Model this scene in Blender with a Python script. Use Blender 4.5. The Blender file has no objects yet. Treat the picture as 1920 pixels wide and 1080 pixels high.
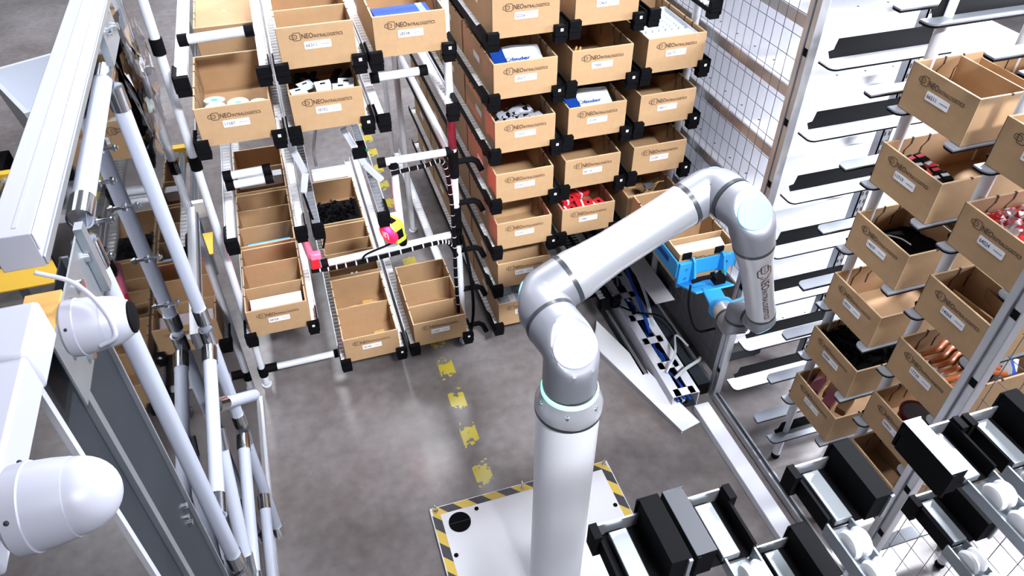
import bpy, math, random
from mathutils import Vector, Matrix
random.seed(7)
C = bpy.context.scene.collection
PI = math.pi
H = 3.5
# ---------------------------------------------------------------- camera
PITCH, ROLL, YAW, FPX = 0.718595901, 0.00201041275, 0.313083775, 1387.14
cy, sy = math.cos(YAW), math.sin(YAW)
fh = Vector((sy, cy, 0)); rr = Vector((cy, -sy, 0)); up = Vector((0, 0, 1))
fw = fh*math.cos(PITCH) - up*math.sin(PITCH); uu = fh*math.sin(PITCH) + up*math.cos(PITCH)
r2 = rr*math.cos(ROLL) + uu*math.sin(ROLL); u2 = -rr*math.sin(ROLL) + uu*math.cos(ROLL)
cd = bpy.data.cameras.new('camera'); cam = bpy.data.objects.new('camera', cd); C.objects.link(cam)
m = Matrix((r2, u2, -fw)).transposed().to_4x4(); m.translation = Vector((0, 0, H))
cam.matrix_world = m
cd.sensor_width = 36; cd.lens = FPX/1920*36; cd.clip_start = 0.02; cd.clip_end = 100
bpy.context.scene.camera = cam

# ---------------------------------------------------------------- materials
def mat(name, col, rough=.5, metal=0, noise=0, nscale=20, emit=None, estr=0, trans=0, bump=0, spec=None, coat=0, aniso=None):
    M = bpy.data.materials.new(name); M.use_nodes = True
    nt = M.node_tree; b = nt.nodes['Principled BSDF']
    b.inputs['Base Color'].default_value = (*col, 1); b.inputs['Roughness'].default_value = rough
    b.inputs['Metallic'].default_value = metal
    if coat: b.inputs['Coat Weight'].default_value = coat; b.inputs['Coat Roughness'].default_value = .1
    if spec is not None: b.inputs['Specular IOR Level'].default_value = spec
    if trans: b.inputs['Transmission Weight'].default_value = trans
    if emit: b.inputs['Emission Color'].default_value = (*emit, 1); b.inputs['Emission Strength'].default_value = estr
    if noise or bump:
        tc = nt.nodes.new('ShaderNodeTexCoord'); n = nt.nodes.new('ShaderNodeTexNoise')
        n.inputs['Scale'].default_value = nscale; n.inputs['Detail'].default_value = 4
        src = tc.outputs['Object']
        if aniso:
            mp = nt.nodes.new('ShaderNodeMapping'); mp.inputs['Scale'].default_value = aniso
            nt.links.new(src, mp.inputs['Vector']); src = mp.outputs['Vector']
        nt.links.new(src, n.inputs['Vector'])
        if noise:
            mx = nt.nodes.new('ShaderNodeMix'); mx.data_type = 'RGBA'
            mx.inputs[6].default_value = (*[c*(1-noise) for c in col], 1)
            mx.inputs[7].default_value = (*[min(1, c*(1+noise)) for c in col], 1)
            nt.links.new(n.outputs['Fac'], mx.inputs[0]); nt.links.new(mx.outputs[2], b.inputs['Base Color'])
        if bump:
            bp = nt.nodes.new('ShaderNodeBump'); bp.inputs['Strength'].default_value = bump; bp.inputs['Distance'].default_value = .002
            nt.links.new(n.outputs['Fac'], bp.inputs['Height']); nt.links.new(bp.outputs['Normal'], b.inputs['Normal'])
    return M
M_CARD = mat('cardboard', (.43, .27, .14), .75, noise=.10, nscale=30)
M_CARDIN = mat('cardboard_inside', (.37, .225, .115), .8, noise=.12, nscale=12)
M_EDGE_LIT = mat('cardboard_edge_lit', (.66, .47, .28), .8)  # lighter than the walls: light on the top edges put into the colour
M_SLOT = mat('slot_dark', (.03, .015, .01), .9)
M_PRINT = mat('print_ink', (.045, .02, .012), .7)
M_LABEL = mat('label_paper', (.86, .87, .9), .5)
M_INK = mat('label_ink', (.05, .06, .1), .6)
M_BLACK = mat('black_plastic', (.004, .004, .005), .65, noise=.2, spec=.06)
M_DKMETAL = mat('dark_metal', (.07, .075, .085), .4, metal=.5)
M_BLACKM = mat('black_metal', (.005, .005, .006), .6, noise=.15, spec=.06)
M_PIPE = mat('white_pipe', (.72, .74, .80), .28)
M_CPIPE = mat('coated_pipe', (.40, .43, .52), .3)
M_ALU = mat('aluminium', (.62, .64, .68), .32, metal=.85, noise=.08, nscale=8)
M_ALUW = mat('light_aluminium', (.72, .74, .80), .38, metal=.45)
M_STEEL = mat('galvanised_steel', (.42, .46, .50), .38, metal=.8, noise=.12, nscale=15)
M_CHROME = mat('chrome', (.8, .82, .85), .12, metal=1)
M_ROLL = mat('white_roller', (.80, .80, .82), .4)
M_GROLL = mat('grey_roller', (.16, .17, .19), .45)
M_WHITE = mat('white_paint', (.74, .75, .82), .35)
M_SHELF = mat('white_shelf', (.90, .91, .95), .25, metal=.15)
M_ROB = mat('robot_grey', (.25, .26, .295), .38, metal=.45)
M_ROBA = mat('robot_aluminium', (.66, .68, .73), .3, metal=.7, noise=.03, nscale=30)
M_CAMW = mat('camera_white', (.40, .41, .48), .4)
M_BEAM = mat('beam_white', (.40, .41, .48), .4)
M_BRIGHT = mat('bright_white', (.86, .87, .92), .3)
M_RING = mat('robot_ring', (.03, .035, .04), .3)
M_CAP = mat('cap_light_blue', (.24, .55, .76), .6, spec=.2)
M_CAPW = mat('cap_white', (.37, .38, .44), .65, spec=.3)
M_BLUE = mat('gripper_blue', (.03, .32, .70), .4)
M_GLOW = mat('status_light', (.6, 1, .9), .4, emit=(.12, .9, .65), estr=1.8)
M_TEAL = mat('teal_hub', (.03, .42, .42), .5)
M_REEL = mat('clear_reel', (.42, .52, .54), .25)
M_RED = mat('red_pack', (.60, .02, .03), .35)
M_REDL = mat('red_lamp', (.9, .02, .1), .3, emit=(1, .01, .04), estr=.8)
M_LIME = mat('lime_case', (.55, .85, .05), .4)
M_PINK = mat('pink_and_red_lit', (.62, .18, .28), .35)
M_DBLUE = mat('deep_blue', (.006, .05, .30), .6, spec=.25)
M_SKY = mat('sky_blue', (.03, .33, .75), .4)
M_GREEN = mat('green_plastic', (.01, .16, .06), .4)
M_GREY = mat('grey_pack', (.42, .44, .50), .25)
M_PLAST = mat('frosted_plastic', (.74, .80, .88), .25, noise=.15, nscale=60)
M_TAN = mat('tan_packet', (.55, .32, .10), .5, noise=.2)
M_ORANGE = mat('orange_rubber', (.60, .17, .05), .4)
M_DGREY = mat('dark_grey_sheet', (.022, .027, .034), .5, spec=.25, noise=.3, nscale=3)
M_DPANEL = mat('mesh_back_panel', (.12, .12, .13), .5, noise=.2, nscale=3)
M_YEL = mat('yellow_paint', (.72, .44, .03), .4)
M_CABLEB = mat('blue_cable', (.01, .06, .35), .4)
M_CABLEG = mat('grey_cable', (.55, .57, .6), .4)
M_BIN = mat('bin_grey', (.50, .53, .60), .4)
M_WIRE = mat('wire', (.16, .16, .18), .4, metal=.6)
M_MAROON = mat('maroon_tape', (.14, .01, .02), .35)

def panel_material():
    M = bpy.data.materials.new('acrylic'); M.use_nodes = True; nt = M.node_tree
    for n in list(nt.nodes): nt.nodes.remove(n)
    o = nt.nodes.new('ShaderNodeOutputMaterial'); t = nt.nodes.new('ShaderNodeBsdfTransparent'); g = nt.nodes.new('ShaderNodeBsdfGlossy')
    t.inputs['Color'].default_value = (.90, .91, .96, 1); g.inputs['Color'].default_value = (1, 1, 1, 1); g.inputs['Roughness'].default_value = .03
    fr = nt.nodes.new('ShaderNodeFresnel'); fr.inputs['IOR'].default_value = 1.75
    mx = nt.nodes.new('ShaderNodeMixShader')
    no = nt.nodes.new('ShaderNodeTexNoise'); no.inputs['Scale'].default_value = 2.5
    bp = nt.nodes.new('ShaderNodeBump'); bp.inputs['Strength'].default_value = .12; bp.inputs['Distance'].default_value = .02
    nt.links.new(no.outputs['Fac'], bp.inputs['Height']); nt.links.new(bp.outputs['Normal'], g.inputs['Normal'])
    nt.links.new(fr.outputs[0], mx.inputs[0]); nt.links.new(t.outputs[0], mx.inputs[1]); nt.links.new(g.outputs[0], mx.inputs[2])
    nt.links.new(mx.outputs[0], o.inputs[0]); return M
M_ACR = panel_material()

def floor_material():
    M = bpy.data.materials.new('concrete_floor'); M.use_nodes = True; nt = M.node_tree; b = nt.nodes['Principled BSDF']
    N = nt.nodes.new; L = nt.links.new
    tc = N('ShaderNodeTexCoord')
    n1 = N('ShaderNodeTexNoise'); n1.inputs['Scale'].default_value = 1.3; n1.inputs['Detail'].default_value = 6
    n2 = N('ShaderNodeTexNoise'); n2.inputs['Scale'].default_value = 14; n2.inputs['Detail'].default_value = 6
    L(tc.outputs['Object'], n1.inputs[0]); L(tc.outputs['Object'], n2.inputs[0])
    cr = N('ShaderNodeValToRGB'); cr.color_ramp.elements[0].position = .3; cr.color_ramp.elements[1].position = .72
    cr.color_ramp.elements[0].color = (.125, .105, .10, 1); cr.color_ramp.elements[1].color = (.25, .232, .235, 1)
    L(n1.outputs['Fac'], cr.inputs[0])
    m1 = N('ShaderNodeMix'); m1.data_type = 'RGBA'; m1.blend_type = 'OVERLAY'; m1.inputs[0].default_value = .35
    L(cr.outputs[0], m1.inputs[6]); L(n2.outputs['Fac'], m1.inputs[7])
    # worn dashed yellow line along Y at x = .595
    sp = N('ShaderNodeSeparateXYZ'); L(tc.outputs['Object'], sp.inputs[0])
    a = N('ShaderNodeMath'); a.operation = 'SUBTRACT'; a.inputs[1].default_value = .595; L(sp.outputs[0], a.inputs[0])
    ab = N('ShaderNodeMath'); ab.operation = 'ABSOLUTE'; L(a.outputs[0], ab.inputs[0])
    lt = N('ShaderNodeMath'); lt.operation = 'LESS_THAN'; lt.inputs[1].default_value = .048; L(ab.outputs[0], lt.inputs[0])
    dv = N('ShaderNodeMath'); dv.operation = 'MULTIPLY'; dv.inputs[1].default_value = 3.6; L(sp.outputs[1], dv.inputs[0])
    si = N('ShaderNodeMath'); si.operation = 'FRACT'; L(dv.outputs[0], si.inputs[0])
    pg = N('ShaderNodeMath'); pg.operation = 'PINGPONG'; pg.inputs[1].default_value = .5; L(dv.outputs[0], pg.inputs[0])
    n3 = N('ShaderNodeTexNoise'); n3.inputs['Scale'].default_value = 26; n3.inputs['Detail'].default_value = 5; L(tc.outputs['Object'], n3.inputs[0])
    ad = N('ShaderNodeMath'); ad.operation = 'ADD'; L(pg.outputs[0], ad.inputs[0]); L(n3.outputs['Fac'], ad.inputs[1])
    gt = N('ShaderNodeMath'); gt.operation = 'GREATER_THAN'; gt.inputs[1].default_value = .80; L(ad.outputs[0], gt.inputs[0])
    gy = N('ShaderNodeMath'); gy.operation = 'GREATER_THAN'; gy.inputs[1].default_value = 2.25; L(sp.outputs[1], gy.inputs[0])
    k1 = N('ShaderNodeMath'); k1.operation = 'MULTIPLY'; L(lt.outputs[0], k1.inputs[0]); L(gt.outputs[0], k1.inputs[1])
    k2 = N('ShaderNodeMath'); k2.operation = 'MULTIPLY'; L(k1.outputs[0], k2.inputs[0]); L(gy.outputs[0], k2.inputs[1])
    m2 = N('ShaderNodeMix'); m2.data_type = 'RGBA'; L(k2.outputs[0], m2.inputs[0]); L(m1.outputs[2], m2.inputs[6]); m2.inputs[7].default_value = (.50, .41, .05, 1)
    L(m2.outputs[2], b.inputs['Base Color'])
    rr_ = N('ShaderNodeMapRange'); rr_.inputs[3].default_value = .14; rr_.inputs[4].default_value = .32; L(n1.outputs['Fac'], rr_.inputs[0]); L(rr_.outputs[0], b.inputs['Roughness'])
    b.inputs['Specular IOR Level'].default_value = .6
    return M

def hazard_material():
    M = bpy.data.materials.new('hazard_tape'); M.use_nodes = True; nt = M.node_tree; b = nt.nodes['Principled BSDF']
    N = nt.nodes.new; L = nt.links.new
    tc = N('ShaderNodeTexCoord'); sp = N('ShaderNodeSeparateXYZ'); L(tc.outputs['Object'], sp.inputs[0])
    a = N('ShaderNodeMath'); a.operation = 'ADD'; L(sp.outputs[0], a.inputs[0]); L(sp.outputs[1], a.inputs[1])
    mu = N('ShaderNodeMath'); mu.operation = 'MULTIPLY'; mu.inputs[1].default_value = 6.2; L(a.outputs[0], mu.inputs[0])
    fr = N('ShaderNodeMath'); fr.operation = 'FRACT'; L(mu.outputs[0], fr.inputs[0])
    gt = N('ShaderNodeMath'); gt.operation = 'GREATER_THAN'; gt.inputs[1].default_value = .5; L(fr.outputs[0], gt.inputs[0])
    mx = N('ShaderNodeMix'); mx.data_type = 'RGBA'; L(gt.outputs[0], mx.inputs[0]); mx.inputs[6].default_value = (.75, .53, .1, 1); mx.inputs[7].default_value = (.06, .06, .07, 1)
    L(mx.outputs[2], b.inputs['Base Color']); b.inputs['Roughness'].default_value = .4
    return M
M_HAZ = hazard_material()

# ---------------------------------------------------------------- mesh helpers
class MB:
    def __init__(s): s.v = []; s.f = []; s.m = []; s.mats = []
    def mi(s, M):
        if M not in s.mats: s.mats.append(M)
        return s.mats.index(M)
    def face(s, idx, M): s.f.append(tuple(idx)); s.m.append(s.mi(M))
    def box(s, x0, x1, y0, y1, z0, z1, M):
        n = len(s.v)
        s.v += [(x0,y0,z0),(x1,y0,z0),(x1,y1,z0),(x0,y1,z0),(x0,y0,z1),(x1,y0,z1),(x1,y1,z1),(x0,y1,z1)]
        for q in ((3,2,1,0),(4,5,6,7),(0,1,5,4),(1,2,6,5),(2,3,7,6),(3,0,4,7)): s.face([n+i for i in q], M)
        return s
    def obox(s, c, ax, ay, az, hx, hy, hz, M):
        c = Vector(c); n = len(s.v)
        for (i,j,k) in ((-1,-1,-1),(1,-1,-1),(1,1,-1),(-1,1,-1),(-1,-1,1),(1,-1,1),(1,1,1),(-1,1,1)):
            s.v.append(tuple(c + ax*hx*i + ay*hy*j + az*hz*k))
        for q in ((3,2,1,0),(4,5,6,7),(0,1,5,4),(1,2,6,5),(2,3,7,6),(3,0,4,7)): s.face([n+i for i in q], M)
        return s
    def beam(s, p0, p1, w, h, M, upv=(0,0,1)):
        p0 = Vector(p0); p1 = Vector(p1); d = (p1-p0); L = d.length; d.normalize()
        x = d.cross(Vector(upv));
        if x.length < 1e-4: x = Vector((1,0,0))
        x.normalize(); z = x.cross(d)
        return s.obox((p0+p1)/2, x, d, z, w/2, L/2, h/2, M)
    def tube(s, pts, rad, M, n=12, caps=True, closed=False):
        pts = [Vector(p) for p in pts]; N = len(pts)
        if not hasattr(rad, '__len__'): rad = [rad]*N
        prev = None; base = len(s.v)
        for i, p in enumerate(pts):
            if i == 0: t = pts[1]-pts[0]
            elif i == N-1: t = pts[-1]-pts[-2]
            else: t = (pts[i+1]-p).normalized() + (p-pts[i-1]).normalized()
            t.normalize()
            if prev is None:
                a = Vector((0,0,1)) if abs(t.z) < .9 else Vector((1,0,0)); e = t.cross(a).normalized()
            else:
                e = prev - t*prev.dot(t); e.normalize()
            prev = e; g = t.cross(e)
            for k in range(n):
                an = 2*PI*k/n; s.v.append(tuple(p + (e*math.cos(an)+g*math.sin(an))*rad[i]))
        for i in range(N-1):
            for k in range(n):
                a = base+i*n+k; b = base+i*n+(k+1)%n; s.face((a, b, b+n, a+n), M)
        if caps:
            s.face([base+k for k in range(n)][::-1], M); s.face([base+(N-1)*n+k for k in range(n)], M)
        return s
    def cyl(s, p0, p1, r, M, n=16, r1=None): return s.tube([p0, p1], [r, r if r1 is None else r1], M, n)
    def lathe(s, o, d, prof, M, n=24):
        d = Vector(d).normalized(); o = Vector(o)
        # profile of (distance along axis, radius); first/last closed
        a = Vector((0,0,1)) if abs(d.z) < .9 else Vector((1,0,0)); e = d.cross(a).normalized(); g = d.cross(e)
        base = len(s.v)
        for t, r in prof:
            for k in range(n):
                an = 2*PI*k/n; s.v.append(tuple(o + d*t + (e*math.cos(an)+g*math.sin(an))*max(r, 1e-5)))
        for i in range(len(prof)-1):
            for k in range(n):
                A = base+i*n+k; B = base+i*n+(k+1)%n; s.face((A, B, B+n, A+n), M)
        s.face([base+k for k in range(n)][::-1], M); s.face([base+(len(prof)-1)*n+k for k in range(n)], M)
        return s
    def prism(s, poly, z0, z1, M):
        n = len(s.v); k = len(poly)
        s.v += [(x, y, z0) for x, y in poly] + [(x, y, z1) for x, y in poly]
        s.face(list(range(n, n+k))[::-1], M); s.face(list(range(n+k, n+2*k)), M)
        for i in range(k): j = (i+1) % k; s.face((n+i, n+j, n+k+j, n+k+i), M)
        return s
    def sphere(s, c, r, M, n=12, sc=(1,1,1)):
        c = Vector(c); prof = []
        base = len(s.v); R = n//2
        for i in range(R+1):
            ph = PI*i/R
            for k in range(n):
                an = 2*PI*k/n; q = max(math.sin(ph), 1e-4)
                s.v.append((c.x+r*sc[0]*q*math.cos(an), c.y+r*sc[1]*q*math.sin(an), c.z-r*sc[2]*math.cos(ph)))
        for i in range(R):
            for k in range(n):
                A = base+i*n+k; B = base+i*n+(k+1)%n; s.face((A, B, B+n, A+n), M)
        return s
    def mesh(s, name, smooth=True):
        me = bpy.data.meshes.new(name); me.from_pydata(s.v, [], s.f)
        for M in s.mats: me.materials.append(M)
        me.polygons.foreach_set('material_index', s.m)
        if smooth:
            me.polygons.foreach_set('use_smooth', [True]*len(s.f)); me.update(); me.set_sharp_from_angle(angle=math.radians(35))
        me.update(); return me
    def obj(s, name, parent=None, loc=(0,0,0), rz=0, bevel=0):
        o = bpy.data.objects.new(name, s.mesh(name)); C.objects.link(o); o.location = loc; o.rotation_euler = (0,0,rz)
        if parent: o.parent = parent
        if bevel:
            b = o.modifiers.new('bevel', 'BEVEL'); b.width = bevel; b.segments = 2; b.limit_method = 'ANGLE'
        return o
def tag(o, label, cat, group=None, kind=None):
    o['label'] = label; o['category'] = cat
    if group: o['group'] = group
    if kind: o['kind'] = kind
    return o
def empty(name, loc, label, cat, group=None, rz=0):
    o = bpy.data.objects.new(name, None); C.objects.link(o); o.location = loc; o.rotation_euler = (0,0,rz); o.empty_display_size = .05
    return tag(o, label, cat, group)
def struct(o, label=None):
    o['kind'] = 'structure'
    if label: o['label'] = label; o['category'] = o.name.split('_')[0]
    return o
def inst(name, me, parent, loc=(0,0,0)):
    o = bpy.data.objects.new(name, me); C.objects.link(o); o.parent = parent; o.location = loc; return o
def bez(p, n=10):
    p = [Vector(q) for q in p]; out = []
    # catmull-rom
    q = [p[0]*2-p[1]] + p + [p[-1]*2-p[-2]]
    for i in range(1, len(q)-2):
        for k in range(n):
            t = k/n
            out.append(.5*((2*q[i]) + (q[i+1]-q[i-1])*t + (2*q[i-1]-5*q[i]+4*q[i+1]-q[i+2])*t*t + (3*q[i]-q[i-1]-3*q[i+1]+q[i+2])*t**3))
    out.append(p[-1]); return out

_tc = {}
def text_mesh(txt, width, height, M, plane='xz'):
    """letters as a thin mesh in X (right) / Z (up), lower left corner at 0, scaled to width x cap height"""
    key = (txt, width, height, M.name)
    if key in _tc: return _tc[key]
    cu = bpy.data.curves.new('t', 'FONT'); cu.body = txt; cu.size = 1; cu.extrude = 0; cu.offset = .014; cu.resolution_u = 3
    ob = bpy.data.objects.new('t', cu); C.objects.link(ob)
    dg = bpy.context.evaluated_depsgraph_get(); me = bpy.data.meshes.new_from_object(ob.evaluated_get(dg))
    bpy.data.objects.remove(ob); bpy.data.curves.remove(cu)
    xs = [v.co.x for v in me.vertices]; ys = [v.co.y for v in me.vertices]
    sx = width/(max(xs)-min(xs)); sz = height/(max(ys)-min(ys)); x0 = min(xs); y0 = min(ys)
    for v in me.vertices: v.co = Vector(((v.co.x-x0)*sx, 0, (v.co.y-y0)*sz))
    me.materials.clear(); me.materials.append(M); me.name = 'text'
    _tc[key] = me; return me
def add_mesh(mb, me, off, M, fn=None):
    n = len(mb.v)
    for v in me.vertices:
        p = v.co + Vector(off); mb.v.append(tuple(fn(p) if fn else p))
    for p in me.polygons: mb.face([n+i for i in p.vertices], M)
def stroke(mb, pts, w, M, y=0, closed=False, fn=None):
    k = len(pts); N = k if closed else k-1
    for i in range(N):
        a = Vector(pts[i]); b = Vector(pts[(i+1) % k]); d = (b-a)
        if d.length < 1e-6: continue
        d.normalize(); nrm = Vector((-d[1], d[0]))*w/2; a = a-d*w*.3; b = b+d*w*.3
        q = [Vector((p[0], y, p[1])) for p in (a-nrm, b-nrm, b+nrm, a+nrm)]
        if fn: q = [fn(p) for p in q]
        n = len(mb.v); mb.v += [tuple(p) for p in q]; mb.face((n, n+1, n+2, n+3), M)
def rrect(x0, x1, z0, z1, r, n=5):
    out = []
    for cx, cz, a0 in ((x1-r, z0+r, -PI/2), (x1-r, z1-r, 0), (x0+r, z1-r, PI/2), (x0+r, z0+r, PI)):
        for i in range(n+1):
            a = a0+PI/2*i/n; out.append((cx+r*math.cos(a), cz+r*math.sin(a)))
    return out
def logo_geo(mb, x, z, s, M, y=0, fn=None, wide=1.0):
    """rounded logo followed by NEO INTRALOGISTICS; s=1: 0.23 m long"""
    T = lambda pts: [(x+a*s, z+b*s) for a, b in pts]
    stroke(mb, T(rrect(.014, .046, 0, .034, .007)), .0025*s, M, y, True, fn)
    stroke(mb, T(rrect(0, .032, .008, .026, .0088)), .0025*s, M, y, True, fn)
    for i in range(3):
        a = x+(.009+i*.007)*s; b = z+.017*s
        stroke(mb, [(a, b-.0012*s), (a, b+.0012*s)], .0026*s, M, y, False, fn)
    add_mesh(mb, text_mesh('NEO', .049*s, .0225*s, M), (x+.051*s, y, z+.005*s), M, fn)
    add_mesh(mb, text_mesh('INTRALOGISTICS', .124*s, .0145*s, M), (x+.103*s, y, z+.005*s), M, fn)
_lg = MB(); logo_geo(_lg, 0, 0, 1, M_PRINT); LOGO = _lg.mesh('printed_logo', False)

# ---------------------------------------------------------------- cardboard boxes
BW, BH, BD = .329, .1855, .574
def box_shell(w, h, d, slots=True):
    b = MB(); t = .007
    b.box(0, w, 0, d, 0, t, M_CARD)
    # outer and inner skins of the four walls, top edges lighter
    def wall(x0, x1, y0, y1, inner):
        b.box(x0, x1, y0, y1, t, h-.002, M_CARD); b.box(x0, x1, y0, y1, h-.002, h, M_EDGE_LIT)
    wall(0, w, 0, t, 0); wall(0, w, d-t, d, 0); wall(0, t, t, d-t, 0); wall(w-t, w, t, d-t, 0)
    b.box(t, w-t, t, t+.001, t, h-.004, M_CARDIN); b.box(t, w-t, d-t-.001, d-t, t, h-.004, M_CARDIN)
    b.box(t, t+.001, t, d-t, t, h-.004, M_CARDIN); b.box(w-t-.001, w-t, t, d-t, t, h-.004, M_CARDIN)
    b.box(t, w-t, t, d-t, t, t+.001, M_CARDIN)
    # corner folds
    for x in (0, w):
        b.box(x-.0008, x+.0008, -.0006, .001, 0, h, M_SLOT if x == 0 else M_EDGE_LIT)
    if slots:
        for k in (.115, .2, .38, .465):
            y = k/BD*d*1.0
            for xx, sg in ((t+.001, 1), (w-t-.001, -1)):
                x0, x1 = (xx, xx+.0012) if sg > 0 else (xx-.0012, xx)
                b.box(x0, x1, y, y+.005, h-.10, h-.05, M_SLOT)
                n = len(b.v); X = x1 if sg > 0 else x0
                b.v += [(X, y, h-.05), (X, y+.005, h-.05), (X, y+.027, h-.025), (X, y+.021, h-.025)]; b.face((n, n+1, n+2, n+3), M_SLOT)
                b.box(x0, x1, y+.021, y+.027, h-.026, h, M_SLOT)
                # notch on the rim
                ex0, ex1 = (0, t) if sg > 0 else (w-t, w)
                b.box(ex0-.0004, ex1+.0004, y+.019, y+.029, h-.006, h+.0004, M_SLOT)
    return b.mesh('shell')
SHELL = box_shell(BW, BH, BD); SHELL_R = box_shell(.310, .1745, .54)
def divider(w, h): 
    b = MB(); b.box(.008, w-.008, 0, .005, .008, h-.006, M_CARD); b.box(.008, w-.008, 0, .005, h-.006, h-.004, M_EDGE_LIT); return b.mesh('divider')
DIV = divider(BW, BH); DIV_R = divider(.310, .1745)
_b = MB(); _b.prism(rrect(0, .115, 0, .034, .004, 3), 0, .0006, M_LABEL)
_me = _b.mesh('label', False)
for v in _me.vertices: v.co = Vector((v.co.x, -v.co.z, v.co.y))
LABELM = _me
_b = MB()
for k in range(9): _b.box(.071+k*.0042, .0738+k*.0042, 0, .0002, .0155, .0185, M_INK)
LINEM = _b.mesh('label_line', False)
def carton(num, loc, label, group, right=False, divs=(), logo=True, side=False):
    w, h, d = (.310, .1745, .54) if right else (BW, BH, BD)
    s = w/BW
    root = empty('cardboard_box', loc, label, 'box', group, -PI/2 if right else 0)
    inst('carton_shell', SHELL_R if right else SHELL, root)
    if logo: 
        o = inst('printed_logo', LOGO, root, (.052*s, -.0012, h-.062*s)); o.scale = (s, s, s)
    def lab(parent_loc, rot=0):
        l = inst('paper_label', LABELM, root, parent_loc); l.scale = (s, s, s); l.rotation_euler = (0, 0, rot)
        inst('label_lines', LINEM, l, (0, -.0011, 0))
        if num: inst('label_number', text_mesh(num, .046, .016, M_INK), l, (.006, -.0011, .009))
    if num: lab((.108*s, -.0012, h-.104*s))
    if side:
        o = inst('side_label', LABELM, root, (-.0012, .36, h-.10)); o.rotation_euler = (0, 0, -PI/2)
    for y in divs: inst('divider', DIV_R if right else DIV, root, (0, y, 0))
    return root

SR = .9818
def rk(x, z):   # point measured on the plane y=3.3 -> real front plane y=3.24
    return x*SR, 3.5-(3.5-z)*SR
YF = 3.24
# ---------------------------------------------------------------- roller rails with end stops
def clip_mesh(side):
    """black end stop; side -1: at the left edge of a box, +1: right edge. origin = box corner bottom front"""
    b = MB()
    x0, x1 = (-.037, .026) if side < 0 else (-.026, .034)
    b.box(x0, x1, -.030, -.002, -.006, .036, M_BLACK)
    b.box(x0, x1, -.034, -.028, -.012, .004, M_BLACK)
    b.box(x0+.004, x1-.002, -.026, .02, -.052, -.008, M_BLACK)
    b.box(x0, x1, -.026, .012, -.034, -.022, M_BLACK)
    if side > 0:
        b.box(x1, x1+.006, -.024, .01, .0, .032, M_BLACK)
    return b.mesh('end_stop')
def guide_mesh(side):
    b = MB(); x = -.037 if side < 0 else .031
    n = len(b.v)
    # wedge shaped side guide
    prof = [(-.03, -.03), (.17, -.03), (.17, .0), (.09, .045), (-.03, .045)]
    for xx in (x, x+.006):
        for (yy, zz) in prof: b.v.append((xx, yy, zz))
    k = 5; b.face([n+i for i in range(k)], M_BLACK); b.face([n+k+i for i in range(k)][::-1], M_BLACK)
    for i in range(k): j = (i+1) % k; b.face((n+i, n+k+i, n+k+j, n+j), M_BLACK)
    return b.mesh('side_guide')
CLIP = {s: clip_mesh(s) for s in (-1, 1)}; GUIDE = {s: guide_mesh(s) for s in (-1, 1)}
_b = MB(); _b.box(.0, .014, -.0312, -.0302, .010, .024, M_LABEL); STICK = _b.mesh('sticker')
_rc = {}
def rail(x, z, side, y1, label, group, M=M_ROLL, front=YF, ch=None, stick=True, clip=True, wide=.045):
    """x,z = bottom corner of the box edge that it carries"""
    root = empty('roller_rail', (x, front, z), label, 'rail', group)
    L = y1-front; key = (side, round(L, 2), M.name, (ch or M_ALUW).name, wide)
    if key not in _rc:
        ch = ch or M_ALUW
        a, b_ = (-.034, -.034+wide) if side < 0 else (.034-wide, .034)
        c = MB(); c.box(a, b_, .02, L, -.032, -.028, ch); c.box(a, a+.002, .02, L, -.032, -.008, ch); c.box(b_-.002, b_, .02, L, -.032, -.008, ch)
        out = a-.004 if side < 0 else b_; c.box(out, out+.004, .05, L, -.032, .012, ch)
        r = MB(); n = int((L-.06)/.034)
        for k in range(n):
            yy = .05+k*.034; r.cyl((a+.003, yy, -.0145), (b_-.003, yy, -.0145), .0145, M, 10)
        _rc[key] = (c.mesh('channel'), r.mesh('roller_row'))
    inst('channel', _rc[key][0], root); inst('roller_row', _rc[key][1], root)
    if clip:
        e = inst('end_stop', CLIP[side], root)
        if side > 0 and stick: inst('sticker', STICK, e)
        inst('side_guide', GUIDE[side], root)
    return root

GB = 'cardboard boxes on the flow rack'
# left section of the rack: (column x, tier z, number, dividers, words)
GUESS = {'31727', '28514', '40075', '00808', '12115', '72204', '59903', '23460', '52056'}
def place(x3, z3, num, words, divs=(), group=GB, side=False, rails=True, y1=5.6, depthn=1, M=M_ROLL, ch=None, rails_words=None):
    X, Z = rk(x3, z3)
    nm = 'numbered '+num if num else words
    if num in GUESS: nm = words
    r = carton(num, (X, YF, Z), 'cardboard box '+words if num in GUESS or not num else 'cardboard box numbered %s %s' % (num, words), group, divs=divs, side=side)
    for k in range(1, depthn):
        q = carton('', (X, YF+k*(BD+.018), Z), 'cardboard box number %s in line behind the front box %s' % (['one','two','three','four','five'][k-1], words if num in GUESS else num), 'cardboard boxes queued behind the front row', logo=(k == 1), side=side)
    if rails:
        for s, w in ((-1, 'left'), (1, 'right')):
            rail(X if s < 0 else X+BW, Z, s, y1, 'roller rail under the %s edge of the box %s' % (w, words if num in GUESS else num), 'roller rails of the flow rack', M=M, ch=ch)
    return r, X, Z
top3 = (.165, .38)
L1 = place(-.01, 2.050, '66311', 'on the top left tier, front row, empty', (.215,), y1=5.4, depthn=2)
L2 = place(.410, 2.050, '58594', 'holding a blue folder', (), y1=5.4)
L3 = place(-.432, 1.733, '11587', 'holding clear reels with teal hubs', (), y1=5.4)
L4 = place(-.012, 1.736, '38702', 'holding white hanging cards', (), y1=5.4)
L5 = place(-.486, .508, '94724', 'lowest on the left with a white sheet inside', (.20, .41))
L6 = place(-.003, .138, '18143', 'on the lowest tier with tan packets', (.285,))
L7 = place(.429, .144, '11327', 'on the lowest tier, three empty compartments', top3)
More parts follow.
